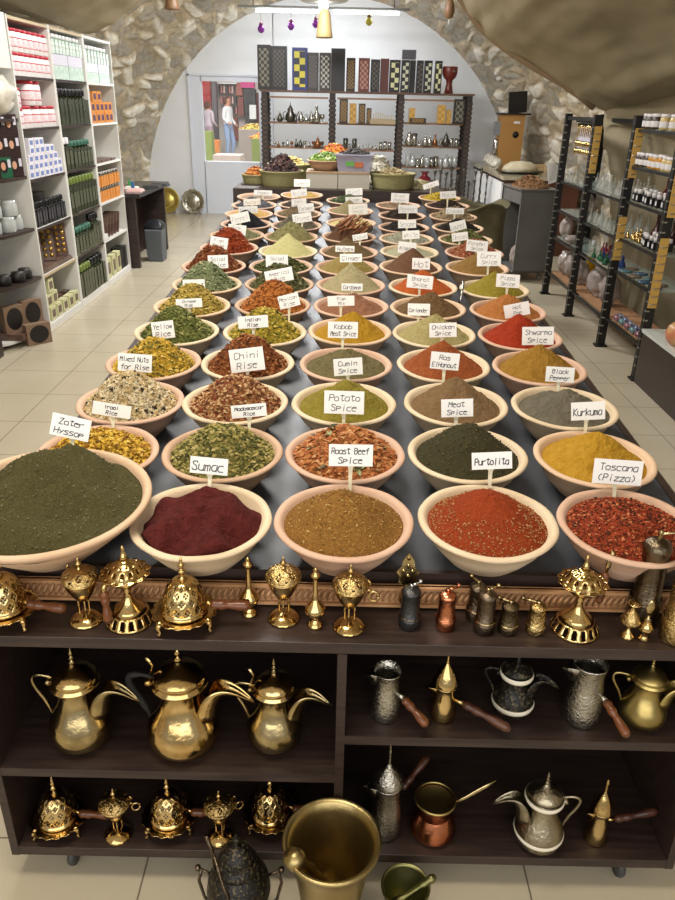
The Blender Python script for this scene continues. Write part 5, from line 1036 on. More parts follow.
MB().lathe([(.001, 0), (.06, 0), (.05, .06), (.04, .12), (.045, .16), (.085, .2), (.1, .24), (.102, .32), (.098, .325)], 28).build('body', mat('drum_red', '6c2a20', .35, c2='8a8478', ns=12, sharp=(.62, .68)), t); MB().lathe([(.1, .322), (.09, .328), (.001, .328)], 28).build('drumhead', M_cream, t)
# smaller boxes on shelves
sm = [(338, 346.5, 100, 'o', 1), (348, 355, 104, 'y2', 1), (357, 364, 104, 'o', 1), (365, 370, 108, 'o', 1), (407, 413, 109, 'y2', 2), (435, 443, 105.5, 'y2', 2), (444, 449, 110, 'y2', 2), (451, 462, 100, 'k', 2)]
MG['y2'] = checker_mat('inlay_gold', 'c8a050', 'a8803c', 26, cc='b8924c')
for i, (xa, xb, yt, k, b) in enumerate(sm):
    x0, x1 = (xa-345)*.01353+.02, (xb-345)*.01353+.02; h = (122.8-yt)*.0131; z = LVB[b][4]
    tag(MB().box((0, 0, h/2), (x1-x0-.004, .09, h)).build('game_box', MG[k], loc=((x0+x1)/2, 10.98, z+.0005)), ['dark inlaid', 'plain gold', 'gold and brown', 'narrow gold', 'golden', 'wide golden', 'narrow golden', 'black lattice'][i]+(' box on the second level of the '+['', 'middle', 'right'][b]+' section, ')+['first', 'second', 'third', 'fourth', 'first', 'second', 'third', 'last'][i]+' from its left', 'game box', 'small boxes on the shelving')
tag(MB().box((0, 0, .03), (.22, .12, .06)).build('game_box', MG['o'], loc=(.98, 10.98, 1.4005)), 'flat dark wooden box between the golden boxes', 'game box')
tag(MB().box((0, 0, .15), (.40, .01, .21)).build('picture_panel', M_lilac, loc=(1.07, 11.35, 1.262)), 'pale panel behind the flat wooden box', 'panel') if 0 else None
cs = thing('chess_set', 'wooden box with a row of pale chess pieces standing on it', 'chess set', (.51, 10.98, 1.3755))
MB().box((0, 0, .03), (.34, .16, .06)).build('box', mat('chess_box', 'a89678', .5), cs)
for k in range(9):
    h = .07+.02*math.sin(k*.75)
    MB().lathe([(.012, .06), (.012, .065), (.005, .075), (.005, .06+h*.7), (.009, .06+h*.8), (.001, .06+h)], 8, (-.12+k*.03, 0, 0)).build('piece', mat('pale_wood', 'c8b890', .5), cs)
# silver ware on shelves
def ware(m, kind):
    def f():
        p = {'pot': [(.02, 0), (.03, .004), (.045, .03), (.04, .06), (.022, .085), (.026, .095), (.014, .115), (.004, .13), (.001, .155)], 'cup': [(.02, 0), (.022, .004), (.006, .015), (.006, .03), (.026, .05), (.028, .085), (.026, .085)],
             'bot': [(.02, 0), (.028, .01), (.028, .05), (.01, .075), (.008, .1), (.013, .11), (.001, .118)], 'gla': [(.022, 0), (.024, .1), (.021, .1), (.018, .008), (.001, .006)], 'cs': [(.035, 0), (.03, .01), (.008, .03), (.012, .06), (.006, .09), (.012, .14), (.006, .18), (.02, .21), (.02, .225), (.001, .215)]}[kind]
        out = [('metalware', MB().lathe([(.001, 0)]+p, 14).mesh('metalware', m))]
        if kind == 'pot':
            out.append(('handle', MB().tube(arc((-.038, 0, .08), (-.085, 0, .075), (-.042, 0, .02), 7), .0035, 6).mesh('handle', m))); out.append(('spout', MB().tube(arc((.04, 0, .03), (.06, 0, .06), (.075, 0, .085), 6), [.009, .008, .007, .005, .004, .003], 6).mesh('spout', m)))
        return out
    return f
M_sv = mat('small_silver', 'a8a69e', .22, .9); M_pew = mat('pewter', '5c5a54', .35, .9); M_gs = mat('pale_glassware', 'c4c8c6', .1, .3, alpha=.85); M_cw = mat('copper_ware', '8a5c3c', .35, .8)
WN = {'pot': 'little teapot', 'cup': 'footed cup', 'bot': 'small flask', 'gla': 'drinking glass', 'cs': 'candlestick'}
def wrow(b, lv, items, place, seed, y=10.97):
    r = random.Random(seed); x0, x1 = UX[b]+.1, UX[b+1]-.1
    for i, it in enumerate(items):
        kind, mk, s = it.split(':'); m = {'s': M_sv, 'p': M_pew, 'g': M_gs, 'c': M_cw}[mk]; mn = {'s': 'silver', 'p': 'dark pewter', 'g': 'pale glass', 'c': 'copper'}[mk]
        put('w'+kind+mk, 'metalware', 'ornament', ware(m, kind), '%s %s on the %s' % (mn, WN[kind], place), (x0+(x1-x0)*(i+.5)/len(items), y+r.uniform(-.05, .05), LVB[b][lv]+.0006), r.uniform(-.3, .3), 'ornaments on the back shelving', float(s))
wrow(0, 4, 'cup:p:.5 pot:p:.9 cup:s:.5 pot:p:1.6 bot:p:.9 pot:s:1 bot:s:.9 pot:s:1 bot:s:1.8 cup:s:1.2'.split(), 'upper shelf of the left section', 1)
wrow(0, 3, 'cup:s:.7 bot:c:.6 cup:p:.7 bot:s:.8 cup:c:.8 bot:p:.9 pot:p:.7 cup:s:.9 bot:s:.7 cup:c:.9 pot:c:1 cup:p:.9'.split(), 'second shelf of the left section', 2)
wrow(1, 3, 'cup:p:.8 gla:p:1.4 gla:s:.7 gla:p:1.4 cup:s:.6 cup:g:.6 gla:g:.7 cup:s:.6 gla:s:.6 gla:s:1 gla:s:1.1 gla:s:1'.split(), 'second shelf of the middle section', 3)
wrow(1, 2, 'cup:s:.8 pot:s:.7 cup:c:.9 cup:p:.8 pot:s:.8 bot:p:1 cup:s:1 cup:s:1 bot:c:1'.split(), 'third shelf of the middle section', 4)
wrow(2, 3, 'pot:s:1.4 gla:s:1.6 cup:s:.8 pot:s:1 bot:s:1.2 bot:c:1.3 cup:s:.8 pot:p:1.3 gla:s:1.1 gla:s:1.1'.split(), 'second shelf of the right section', 5)
wrow(2, 2, 'gla:g:1.7 pot:g:1.2 cup:s:1.3 bot:s:1.4 cup:g:1.4 gla:s:1.3 gla:s:1.4 gla:g:1.2 bot:g:1.5 gla:g:1.4 gla:g:1.5'.split(), 'third shelf of the right section', 6)
wrow(2, 1, 'cup:p:1 bot:c:1.2 cup:s:1.6 cs:s:1.1 cs:p:1.4'.split(), 'fourth shelf of the right section', 7)
v = thing('red_vase', 'dark red round vase on the low shelf at the right', 'vase', (1.12, 10.92, .5405))
MB().lathe([(.001, 0), (.06, 0), (.1, .05), (.11, .11), (.08, .17), (.04, .2), (.04, .23), (.065, .25), (.06, .25)], 24).build('body', mat('red_glaze', '6c1c24', .25), v)
# candlesticks on a low stand
st = thing('low_stand', 'low dark stand crowded with candlesticks', 'table', (1.46, 9.85, 0)); MB().box((0, 0, .48), (.70, .5, .03)).build('top', M_espresso, st)
for x in (-.32, .32):
    for y in (-.2, .2): MB().box((x, y, .233), (.04, .04, .465)).build('leg', M_espresso, st)
r = random.Random(5)
for k in range(18):
    x = 1.15+.072*(k//2)+(.035 if k % 2 else 0); y = 9.70 if k % 2 else 9.96
    put('cstick', 'candlestick', 'candlestick', lambda: [('candlestick', MB().lathe([(.001, 0), (.05, 0), (.045, .012), (.012, .03), (.018, .06), (.008, .09), (.02, .12), (.008, .15), (.014, .2), (.007, .24), (.02, .27), (.03, .285), (.03, .3), (.012, .29), (.001, .29)], 12).mesh('candlestick', M_pew))], 'dark pewter candlestick in the crowd on the low stand, %s row' % ('front' if k % 2 else 'back'), (x, y, .4955), 0, 'pewter candlesticks', (r.uniform(.62, .7), )*2+(r.uniform(.8, 1.45),))
# glass counter with food
ct = thing('glass_counter', 'glass topped counter with a pale edge in front of the stone wall', 'counter', (1.85, 9.1, 0))
MB().box((.45, 1.2, .42), (.86, 2.36, .84)).build('body', mat('red_wood_panel', '5a3424', .5), ct); MB().box((.43, 1.2, .875), (.90, 2.46, .04)).build('countertop', mat('marble_top', 'b9b098', .15, c2='a49a80', ns=6), ct)
MB().box((-.006, 1.2, .42), (.02, 2.3, .8)).build('front_panel', M_wall, ct)
t = thing('glass_dome_dish', 'oval dish of pale pastry under a glass cover on the counter', 'dish', (2.12, 9.55, .8955))
MB().lathe([(.001, 0), (.2, .0), (.28, .02), (.29, .03), (.27, .028), (.001, .012)], 40, sq=.8).build('plate', M_pew, t); MB().lathe([(.22, .028), (.2, .08), (.12, .13), (.001, .14)], 32, sq=.8).build('pastry', mat('pale_pastry', 'cfc7ac', .8, c2='b8ac8c', ns=9, bump=.6), t)
for k in range(9): tag(MB().box((0, 0, .03), (.12, .08, .058), rot=Matrix.Rotation(R_.uniform(-.4, .4), 3, 'Z')).build('sweet_block', mat('tan_sweet', 'b09468', .8, c2='c8b088', ns=20, bump=.6), loc=(2.30+.13*(k % 3), 9.98+.16*((k//3)), .8958)), 'tan block of sweets on the glass counter', 'sweets', 'blocks of sweets on the counter')
for k in range(4): tag(link('paper_bundle', bagm, loc=(1.93+.02*k, 10.1+.3*k, .896)), 'crumpled white wrapped bundle along the back of the counter', 'bundle', 'white wrapped bundles on the counter').scale = (.6, .6, .55)
g = thing('coffee_grinder', 'tan wooden box machine with black lid and round dial on the counter', 'machine', (2.22, 10.9, .8955)); g.scale = (.92, .92, .93)
MB().box((0, .0, .34), (.34, .3, .68)).build('body', mat('tan_box', 'a87c42', .5), g); MB().box((.02, 0, .69), (.44, .36, .02)).build('lid_base', M_blackm, g)
MB().box((.07, .0, .84), (.26, .05, .28), rot=Matrix.Rotation(-.08, 3, 'Y')).build('lid', M_blackm, g)
MB().lathe([(.001, -.01), (.04, -.01), (.045, 0), (.001, .0)][::-1], 20, (.06, -.152, .42), rot=Matrix.Rotation(PI/2, 3, 'X')).build('dial', M_blackm, g); MB().box((.06, -.154, .58), (.09, .004, .03)).build('badge', M_wj, g)
MB().box((-.21, -.1, .5), (.08, .1, .18)).build('spout_box', mat('grey_metal', '8c9094', .4, .5), g); MB().lathe([(.001, 0), (.045, 0), (.045, .34), (.03, .36), (.001, .36)], 16, (-.2, -.1, 0)).build('canister', M_chrome, g)
# grey cart
ca = thing('display_cart', 'grey metal cart on casters heaped with brown bark', 'cart', (1.88, 7.92, 0), .12); M_gm = mat('grey_sheet_metal', '6c6b68', .35, .15, c2='605f5c', ns=3)
for y, n_ in ((-.27, 'side_panel'), (.27, 'side_panel')): MB().box((.0, y, .49), (.36, .02, .8)).build(n_, M_gm, ca)
MB().box((.175, 0, .49), (.015, .54, .8)).build('back_panel', M_gm, ca); MB().box((0, 0, .1), (.36, .56, .02)).build('bottom_panel', M_gm, ca); MB().box((0, 0, .82), (.36, .54, .14)).build('top_tray', M_gm, ca)
MB().box((0, 0, .888), (.40, .60, .012)).build('tray_rim', M_gm, ca)
for x in (-.13, .13):
    for y in (-.2, .2):
        a = MB(); a.lathe([(.001, -.012), (.036, -.012), (.036, .012), (.001, .012)], 14, (x, y, .037), rot=Matrix.Rotation(PI/2, 3, 'Y')); a.box((x, y, .081), (.03, .03, .018)); a.build('caster', mat('caster_grey', '77797a', .4), ca)
rg_ = random.Random(3); hm, hz = MB(), None
mb, hz = heap(.24, 0, .06, 'seed', rg_, False); ms = [mat('bark_heap', '7c5c3c', .9, c2='94704a', ns=80, bump=.8, bs=100)]+[mat('bark_%d' % i, c, .85) for i, c in enumerate(('8a6440', 'a07850', '6c4c30'))]
chips(mb, hz, .235, 1500, rg_, .014, [1, 2, 3], .3); o = tag(mb.build('bark_heap', ms, loc=(1.88, 7.92, .900)), 'heap of brown bark pieces on the grey cart', 'spice', kind='stuff'); o.scale = (.76, 1.14, 1.5)
pc = MB(); n = 14; pc.add([(0, 0, 0)]+[(.15*math.cos(a), .02*math.sin(3*a), .20*math.sin(a)+.0) for a in near(.25, 1.9, n)], [(0, i, i+1) for i in range(1, n)], 0); tag(pc.build('paper_cone', M_card, loc=(2.02, 7.78, .93), solid=.002), 'white paper scoop stuck in the bark heap', 'paper')
wrapbag('clear plastic bundle inside the grey cart', 1.80, 7.82, .111, (.6, .6, .9), 'plastic bundle in the cart')
# burlap sack
sk = MB(); vs = []; SN = 36; prof = [(.001, 0), (.23, .0), (.27, .06), (.29, .25), (.28, .45), (.25, .62), (.25, .82), (.275, .88), (.285, .87), (.26, .85), (.235, .82), (.001, .80)]
for i, (r0, z) in enumerate(prof):
    for j in range(SN):
        a = 2*PI*j/SN; d = 1+.07*noise.noise(Vector((math.cos(a)*1.5, math.sin(a)*1.5, z*3)))+(.06*math.sin(a*7+1) if .5 < z else 0); vs.append((r0*d*math.cos(a), r0*d*math.sin(a)*.85, z+(.03*math.sin(a*4) if z > .6 and i < 11 else 0)))
sk.add(vs, [(i*SN+j, i*SN+(j+1) % SN, (i+1)*SN+(j+1) % SN, (i+1)*SN+j) for i in range(len(prof)-1) for j in range(SN)], 0, True)
M_bur = mat('burlap', '6c6448', .95, c2='59533c', ns=6, bump=1, bs=260)
so = tag(sk.build('burlap_sack', M_bur, loc=(1.10, 6.50, 0)), 'open burlap sack with dark green print beside the table end', 'sack')
pr_ = MB()
for a0, s in ((-1.75, 1), (-1.45, -1)):
    pts = [(a0+s*.10*math.sin(u*PI), .36+.2*u, .30) for u in near(0, 1, 7)]+[(a0+s*.22*math.sin(u*PI), .56-.2*u, .30) for u in near(0, 1, 7)][1:-1]
    pr_.add([(.298*math.cos(a), .298*math.sin(a)*.85, z) for a, z, _ in pts], [tuple(range(len(pts)))], 0)
pr_.build('printed_leaf', mat('green_print', '24402c', .9), so, solid=.006)
tag(MB().lathe([(.001, .66), (.12, .655), (.2, .648), (.222, .642)][::-1], 24, sq=.85).build('sack_contents', mat('dark_leaves', '2c2820', .95, c2='40382a', ns=40, bump=1, bs=90), loc=(1.10, 6.50, .16)), 'dark dried filling in the burlap sack', 'spice', kind='stuff')
# ---- raised end of the table with baskets
pl = thing('raised_stand', 'dark raised stand with pale crates behind the last row of bowls', 'stand', (-.03, 5.56, 0))
MB().box((0, .46, 1.03), (1.5, .92, .04)).build('top', M_espresso, pl); MB().box((0, .0, .985), (1.5, .02, .13)).build('front_board', M_espresso, pl)
for x in (-.7, .7):
    for y in (.06, .86): MB().box((x, y, .505), (.05, .05, 1.01)).build('leg', M_espresso, pl)
ZP = 1.0505
for x in (-.155, .075):
    c = thing('crate', 'pale crate with tan edge under the terracotta bowl and plastic tub, '+('left' if x < 0 else 'right'), 'box', (x, 5.83, ZP), 0, 'pale crates'); MB().box((0, 0, .05), (.225, .3, .1)).build('body', mat('pale_crate', 'b4aea0', .6), c); MB().box((0, 0, .106), (.229, .304, .012)).build('lid', mat('tan_crate_lid', 'a08668', .6), c)
M_wick = mat('green_wicker', 'a8a274', .8, c2='8a8456', ns=70, bump=1, bs=90, anis=(1, 1, 6))
def basket(x, y, z, r, h, lab):
    a = MB(); pr = [(.001, 0), (r*.86, 0)]
    n = int(h/.012)
    for i in range(n): pr.append((r*(.87+.13*i/n)+(.004 if i % 2 else 0), .004+h*i/n))
    pr += [(r*1.04, h), (r*1.05, h+.008), (r*.98, h+.006), (r*.93, h*.6), (.001, h*.55)]
    a.lathe(pr, 48); return tag(a.build('wicker_basket', M_wick, loc=(x, y, z)), lab, 'basket', 'green wicker baskets')
def pile(x, y, z, R, pk, cols, n, size, lab, L=1.6, seed=0, flat=.4):
    rg = random.Random(seed); mb, hz = heap(R, 0, pk, 'seed', rg, False); ms = [mat('pile_'+cols[0], cols[0], .9)]+[mat('piece_'+c, c, .7) for c in cols]
    chips(mb, hz, R, n, rg, size, list(range(1, len(cols)+1)), flat, .002, L=L); return tag(mb.build('dried_pile', ms, loc=(x, y, z)), lab, 'dried goods', kind='stuff')
basket(-.455, 5.80, ZP, .155, .10, 'green wicker basket of dark dried hibiscus at the left of the stand'); pile(-.455, 5.80, ZP+.085, .142, .125, ['2e1a1e', '44262a', '1e1416', '5a4038'], 900, .018, 'heap of dark dried hibiscus in the left basket', seed=1, flat=.6)
basket(.36, 5.80, ZP, .165, .10, 'green wicker basket of tan bark at the right of the stand'); pile(.36, 5.80, ZP+.085, .15, .05, ['9a8860', 'b0a078', '847048'], 900, .012, 'heap of tan dried herbs in the right basket', seed=2)
pile(.31, 5.92, ZP+.115, .09, .07, ['c8c8bc', 'b0b0a0'], 120, .03, 'white crumpled blossoms at the back of the right basket', seed=3) if 0 else None
basket(-.07, 6.12, ZP, .19, .16, 'green wicker basket of orange fruit behind the terracotta bowl'); pile(-.07, 6.12, ZP+.145, .17, .13, ['d88a30', 'c86a3c', 'e0a848', 'b85030'], 700, .022, 'heap of orange and red dried fruit in the back basket', seed=4, flat=.3)
basket(-.42, 6.2, ZP, .17, .12, 'green wicker basket of pale yellow slices behind the hibiscus'); pile(-.42, 6.2, ZP+.105, .15, .07, ['d0c078', 'c0ac60', 'dcd098'], 500, .02, 'heap of pale yellow dried slices in the rear left basket', seed=5, flat=.3)
basket(-.66, 5.93, ZP, .10, .06, 'small wicker basket of orange petals at the far left corner of the stand'); pile(-.66, 5.93, ZP+.05, .09, .07, ['b06a2c', 'c88440', '94501e'], 400, .014, 'heap of orange petals in the small corner basket', seed=6)
b = link('spice_bowl', BM['t'], loc=(-.135, 5.83, ZP+.1125)); b.scale = (.98, .98, .8); tag(b, 'tan clay bowl of green dried slices on the pale crate', 'bowl')
pile(-.135, 5.83, ZP+.187, .118, .045, ['7c9a44', '9ab05c', '587a30', 'c8cca8'], 420, .016, 'heap of green dried slices in the bowl on the crate', seed=7)
tb_ = thing('plastic_tub', 'clear lilac plastic tub with a green and orange sticker on the right crate', 'tub', (.085, 5.82, ZP+.1125), -.1)
M_tub = mat('lilac_plastic', 'a8a8bc', .2, alpha=.75)
a = MB(); a.box((0, 0, .055), (.23, .2, .11), taper=1.15); a.build('body', M_tub, tb_); MB().box((0, 0, .114), (.28, .25, .008)).build('rim', M_tub, tb_)
a = MB(); a.box((-.03, -.109, .055), (.06, .004, .03), 0); a.box((.035, -.109, .05), (.06, .004, .035), 1); a.build('sticker', [mat('sticker_green', '5a9a3c', .5), mat('sticker_orange', 'b0602c', .5)], tb_)
pile(.085, 5.82, ZP+.2315, .1, .02, ['2c2826', '403c38'], 260, .016, 'black dried pods on top of the plastic tub', L=2.2, seed=8)
pile(.27, 6.12, ZP+.001, .13, .2, ['d0ccbc', 'bcb8a4'], 200, .03, 'pale crumpled blossoms heaped behind the plastic tub', seed=9)
pile(.56, 5.93, ZP+.001, .13, .05, ['b0a680', '9c9068'], 500, .012, 'heap of pale herbs spilling at the right end of the stand', seed=10)
# ---- hanging things and lamps
def hang(name, lab, cat, x, y, z, prof, m, top=3.2, grp=None, capm=None):
    t = thing(name, lab, cat, (x, y, z), 0, grp); MB().lathe(prof, 20).build('body', m, t); h = max(p[1] for p in prof)
    MB().tube([(0, 0, h-.005), (0, 0, top-z)], .002, 5).build('string', M_blackm, t)
    if capm: MB().lathe([(.02, h*.72), (.03, h*.8), (.012, h+.01), (.001, h+.012)], 14).build('cap', capm, t)
    MB().tube([(0, 0, -.05), (0, 0, .01)], .003, 5).build('tassel', M_card, t)
orn = [(.001, 0), (.02, .005), (.042, .03), (.045, .055), (.03, .085), (.022, .095), (.022, .12), (.001, .125)]
M_pur = mat('purple_glass', '7a2a8c', .2); M_yel = mat('yellow_glass', 'a8a03c', .25)
for i, (x, z) in enumerate(((-1.105, 2.42), (-.718, 2.46), (-.40, 2.49))): hang('glass_ornament', 'small purple hanging ornament, '+['leftmost', 'middle', 'nearest the bell'][i]+' of three', 'ornament', x, 11.0, z, orn, M_pur, 2.72, 'purple hanging ornaments', M_wood)
hang('glass_ornament', 'small yellow green hanging ornament right of the lamp', 'ornament', .284, 11.0, 2.53, orn, M_yel, 2.72, capm=M_wood)
bell = [(.09, 0), (.094, .006), (.085, .05), (.065, .22), (.045, .27), (.001, .285)]
hang('hanging_bell', 'pale cone shaped hanging bell in front of the lamp', 'bell', -.245, 9.4, 2.27, bell, mat('straw_bell', '9a8458', .6), 2.78)
hang('hanging_bell', 'brown bell hanging before the left stone vault', 'bell', -1.83, 9.0, 2.47, [(p[0]*.85, p[1]*.8) for p in bell], mat('brown_bell', '7a5a3c', .5), 2.85, 'brown bells'); hang('hanging_bell', 'brown bell hanging before the right stone vault', 'bell', 1.07, 9.0, 2.44, [(.001, 0), (.04, .01), (.055, .07), (.045, .14), (.02, .19), (.001, .2)], mat('brown_bell', '7a5a3c', .5), 2.85, 'brown bells')
rl = thing('light_rail', 'thin grey rail across the arch with bright tube lights', 'lamp', (-.3, 11.0, 2.72))
MB().tube([(-1.1, 0, 0), (1.1, 0, 0)], .014, 8).build('rail', mat('grey_rail', 'a8acb0', .4), rl)
for x in (-.45, .55): MB().tube([(x-.42, .03, -.04), (x+.42, .03, -.04)], .018, 8).build('tube', mat('tube_glow', 'ffffff', .4, emit=9), rl); 
for x in (-.9, .9): MB().tube([(x, 0, 0), (x, 0, .25)], .005, 6).build('hanger', M_blackm, rl)
l = bpy.data.lights.new('tube_lamp', 'AREA'); l.shape = 'RECTANGLE'; l.size = 1.9; l.size_y = .06; l.energy = 30; l.color = (.9, .95, 1); lo = bpy.data.objects.new('tube_lamp', l); COL.objects.link(lo); lo.location = (-.25, 11.03, 2.66); lo.rotation_euler = (math.radians(40), 0, 0)
cl_ = thing('ceiling_lamp', 'round white lamp at the top of the picture', 'lamp', (-.26, 9.55, 2.63))
MB().lathe([(.26, .03), (.27, .015), (.24, 0), (.09, -.005), (.001, -.005)], 36).build('shade', mat('lamp_enamel', 'd8d8d4', .4), cl_); MB().lathe([(.001, -.085), (.04, -.07), (.055, -.04), (.04, -.008)], 20).build('bulb', mat('bulb_glow', 'ffffff', .4, emit=14), cl_)
MB().tube([(0, 0, .0), (0, 0, .6)], .008, 6).build('cord', M_blackm, cl_)
# ================================================================ STREET SEEN THROUGH THE DOOR
def sbox(name, c, d, m, lab, cat, grp=None, taper=1): return tag(MB().box((0, 0, d[2]/2), d, taper=taper).build(name, m, loc=(c[0], c[1], c[2])), lab, cat, grp)
def S(px, py, y): return ((px-345)*(.907*y+.67-.0)/745*1.0-.0+.02*0, y)
M_bw = mat('shop_backdrop', 'd8d4d0', .8, c2='b8a8a0', ns=1.2)
struct(MB().box((-3.6, 25.5, 2), (9, .1, 4.2)).build('wall_street', M_bw))
def BX(x0, x1, y0, y1, Y=25.3):   # a box hung on the street wall or standing, spans seen from the shop
    k = Y/24; return (-3.737+(x0-217)*.0315)*k, (-3.737+(x1-217)*.0315)*k, 1.6+(.111-(y1-98)*.0270)*k, 1.6+(.111-(y0-98)*.0270)*k
def sb(name, px, m, lab, cat, grp=None, d=.3, Y=25.3, floor=False, taper=1):
    x0, x1, z0, z1 = BX(*px, Y=Y)
    if floor: z0 = 0
    return sbox(name, ((x0+x1)/2, Y, z0), (x1-x0, d, z1-z0), m, lab, cat, grp, taper)
sb('red_cloth', (201, 212, 80, 107), mat('red_fabric', 'b82030', .8, c2='c86a5c', ns=4), 'red cloth hanging at the left in the street beyond the door', 'cloth')
sb('street_pillar', (213, 217, 76, 160), mat('pillar_grey', '6c6468', .7), 'grey pillar beside the red cloth beyond the door', 'pillar', Y=24.9, floor=True)
sb('shoe_shelf', (218, 236, 83, 84.2), M_card, 'white shelf holding the upper row of shoes in the street', 'shelf', d=.35)
for k in range(7): sb('shoe', (218.6+2.5*k, 220.4+2.5*k, 86, 93), mat('shoe_%d' % (k % 3), ['3c3436', 'a86a60', 'c8a8a0'][k % 3], .6), 'shoe hanging in the upper row of the street stall', 'shoe', 'hanging shoes', taper=.6)
for k in range(6): sb('shoe', (221+2.5*k, 222.8+2.5*k, 96, 103), mat('shoe_%d' % ((k+1) % 3), ['3c3436', 'a86a60', 'c8a8a0'][(k+1) % 3], .6), 'shoe hanging in the middle row of the street stall', 'shoe', 'hanging shoes', taper=.6)
for k in range(5): sb('shoe', (224+2.5*k, 225.8+2.5*k, 106, 113), mat('shoe_%d' % (k % 3), ['3c3436', 'a86a60', 'c8a8a0'][k % 3], .6), 'shoe hanging in the lower row of the street stall', 'shoe', 'hanging shoes', taper=.6)
sb('leather_bag', (235, 241.5, 83, 95), mat('leather', '9a4a38', .5), 'brown leather bag hanging high in the street', 'bag', taper=.75)
sb('leather_bag', (236.5, 242, 96.5, 115), mat('leather_brown', '7c3a30', .5), 'dark brown leather bag hanging below the first', 'bag', taper=.85)
sb('leather_bag', (231, 236, 116, 140), mat('leather_brown', '7c3a30', .5), 'brown leather goods hanging low behind the standing person', 'bag', taper=.85)
sb('pink_awning', (240, 252, 80, 87.5), mat('pink_cloth', 'd0508c', .8), 'pink cloth at the top right beyond the door', 'cloth', d=.4)
sb('dark_coat', (243, 253, 89, 122), mat('coat', '34303a', .8, c2='4c4a44', ns=5), 'dark clothes on display beyond the door', 'clothes')
sb('white_shirt', (247, 253, 104, 118), M_card, 'white shirt on display in front of the dark clothes', 'clothes', Y=25.08, d=.16)
sb('maroon_coat', (254, 259.5, 92, 122), mat('maroon_cloth', '5c2c2c', .8), 'maroon clothes at the right edge beyond the door', 'clothes')
def sg(name, px, Y, m, lab, cat, d=.7): return sb(name, px, m, lab, cat, d=d, Y=Y, floor=True)
sg('green_bin', (205, 211.5, 131, 156), 20, mat('barrel_green', '7c8a44', .6), 'green painted bin at the left beyond the door', 'bin', .4)
sg('orange_crate', (212, 218, 140, 156), 21, mat('crate_orange', 'c87838', .7, c2='8cb48c', ns=2), 'orange crate beside the green bin beyond the door', 'crate', .4)
sg('market_stand', (239, 262, 128, 156), 19, mat('stand_brown', '8a8078', .7), 'tall grey brown stall counter beyond the door', 'stall', 1.2)
sg('green_crate', (249.5, 263, 137, 165), 15.5, mat('barrel_green', '7c8a44', .6), 'green crate nearest the door at the right', 'crate', .6)
sg('pale_plinth', (213, 239, 154.5, 164), 17.5, mat('plinth', 'b4a49c', .7), 'pale low plinth just beyond the door', 'plinth')
x0, x1, _, z1 = BX(239, 262, 128, 156, 19); pile((x0+x1)/2, 19, z1+.002, .35, .10, ['a8983c', 'c8b060', '8a5a30'], 300, .04, 'heap of yellow goods on the stall counter', seed=22)
x0, x1, _, z1 = BX(249.5, 263, 137, 165, 15.5); pile((x0+x1)/2, 15.5, z1+.002, .2, .08, ['d88a30', 'c86a3c', 'e0c848'], 200, .03, 'heap of orange goods on the green crate beyond the door', seed=21)
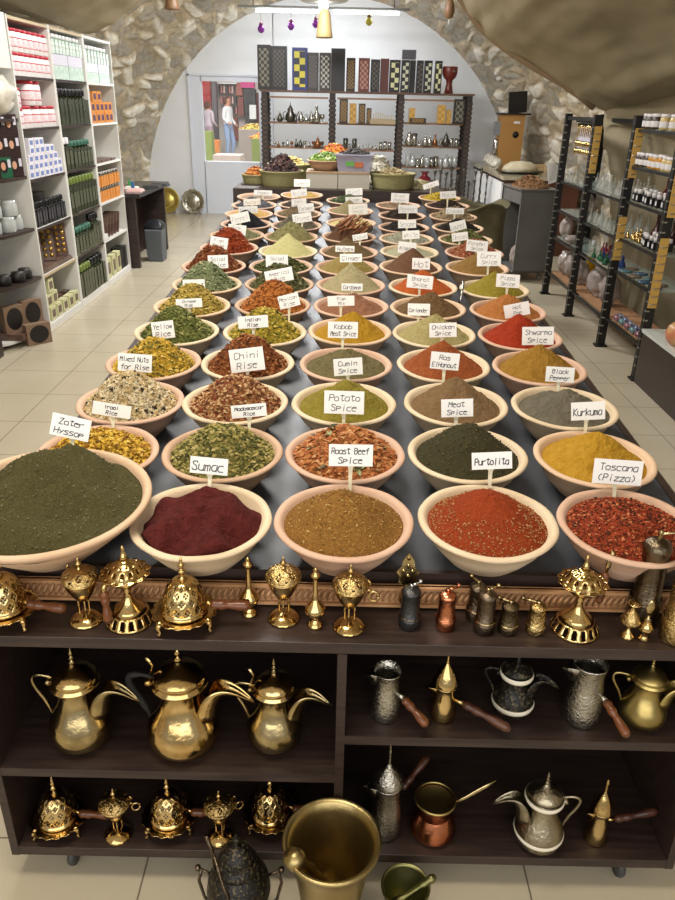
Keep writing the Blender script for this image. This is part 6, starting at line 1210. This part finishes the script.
def person(x, y, lab, h=1.7, shirt='e8e8ea', pants='8fa4c4', back=None, hair='5c3428', face=-1):
    m = bpy.data.meshes.new('person'); k = h/1.7
    V = {'pel': (0, 0, .93, .15), 'wai': (0, 0, 1.08, .13), 'che': (0, 0, 1.28, .155), 'nec': (0, 0, 1.45, .06), 'hea': (0, -.01, 1.56, .095), 'top': (0, 0, 1.64, .08),
         'shl': (-.17, 0, 1.38, .06), 'ell': (-.22, .02, 1.12, .045), 'wrl': (-.2, -.16, .98, .03), 'hal': (-.19, -.22, .97, .035), 'shr': (.17, 0, 1.38, .06), 'elr': (.22, .02, 1.12, .045), 'wrr': (.2, -.14, .95, .03), 'har': (.19, -.2, .93, .035),
         'hil': (-.09, 0, .86, .1), 'knl': (-.1, -.04, .48, .065), 'anl': (-.1, .02, .09, .045), 'tol': (-.1, -.12, .03, .035), 'hir': (.09, 0, .86, .1), 'knr': (.11, -.1, .48, .065), 'anr': (.12, .0, .09, .045), 'tor': (.12, -.14, .03, .035)}
    K = list(V); E = [('pel', 'wai'), ('wai', 'che'), ('che', 'nec'), ('nec', 'hea'), ('hea', 'top'), ('che', 'shl'), ('shl', 'ell'), ('ell', 'wrl'), ('wrl', 'hal'), ('che', 'shr'), ('shr', 'elr'), ('elr', 'wrr'), ('wrr', 'har'), ('pel', 'hil'), ('hil', 'knl'), ('knl', 'anl'), ('anl', 'tol'), ('pel', 'hir'), ('hir', 'knr'), ('knr', 'anr'), ('anr', 'tor')]
    m.from_pydata([tuple(c*k for c in V[n][:3]) for n in K], [(K.index(a), K.index(b)) for a, b in E], [])
    o = bpy.data.objects.new('person', m); COL.objects.link(o); o.location = (x, y, 0); o.rotation_euler = (0, 0, face)
    sk = o.modifiers.new('skin', 'SKIN'); lay = m.skin_vertices[0] if m.skin_vertices else None
    if lay is None:
        bpy.context.view_layer.objects.active = o
    lay = m.skin_vertices[0]
    for i, n in enumerate(K): lay.data[i].radius = (V[n][3]*k, V[n][3]*k*(.75 if n in ('che', 'wai', 'pel') else 1))
    lay.data[0].use_root = True; o.modifiers.new('s', 'SUBSURF').render_levels = 2
    o.modifiers['s'].levels = 2
    dg = bpy.context.evaluated_depsgraph_get(); me = bpy.data.meshes.new_from_object(o.evaluated_get(dg)); o.modifiers.clear(); o.data = me
    me.materials.clear()
    for mm in (mat('skin', 'b98468', .6), mat('shirt_'+shirt, shirt, .8), mat('pants_'+pants, pants, .8), mat('shoe_dark', '3a3030', .6)): me.materials.append(mm)
    for p in me.polygons:
        z = p.center.z/k; r = math.hypot(p.center.x, p.center.y)/k; p.use_smooth = True
        p.material_index = 3 if z < .07 else 2 if z < .98 and abs(p.center.x)/k < .17 and p.center.y/k > -.17 else 1 if z < 1.43 and p.center.y/k > -.13 else 0
    hb = MB().lathe([(.001, -.0), (.06, -.0), (.102, .06), (.108, .13), (.09, .19), (.05, .215), (.001, .22)], 20); ho = hb.build('hair', mat('hair_brown', hair, .8), o, (0, .03*k, 1.46*k)); ho.scale = (.95*k, .8*k, k)
    return tag(o, lab, 'person')
person(-3.44, 24.0, 'person in a white top and light blue jeans standing in the street', 1.78, face=1.2)
person(-4.05, 24.2, 'person in pale clothes at the far left beyond the door', 1.65, 'c8b8c0', 'a89098', face=2.5)
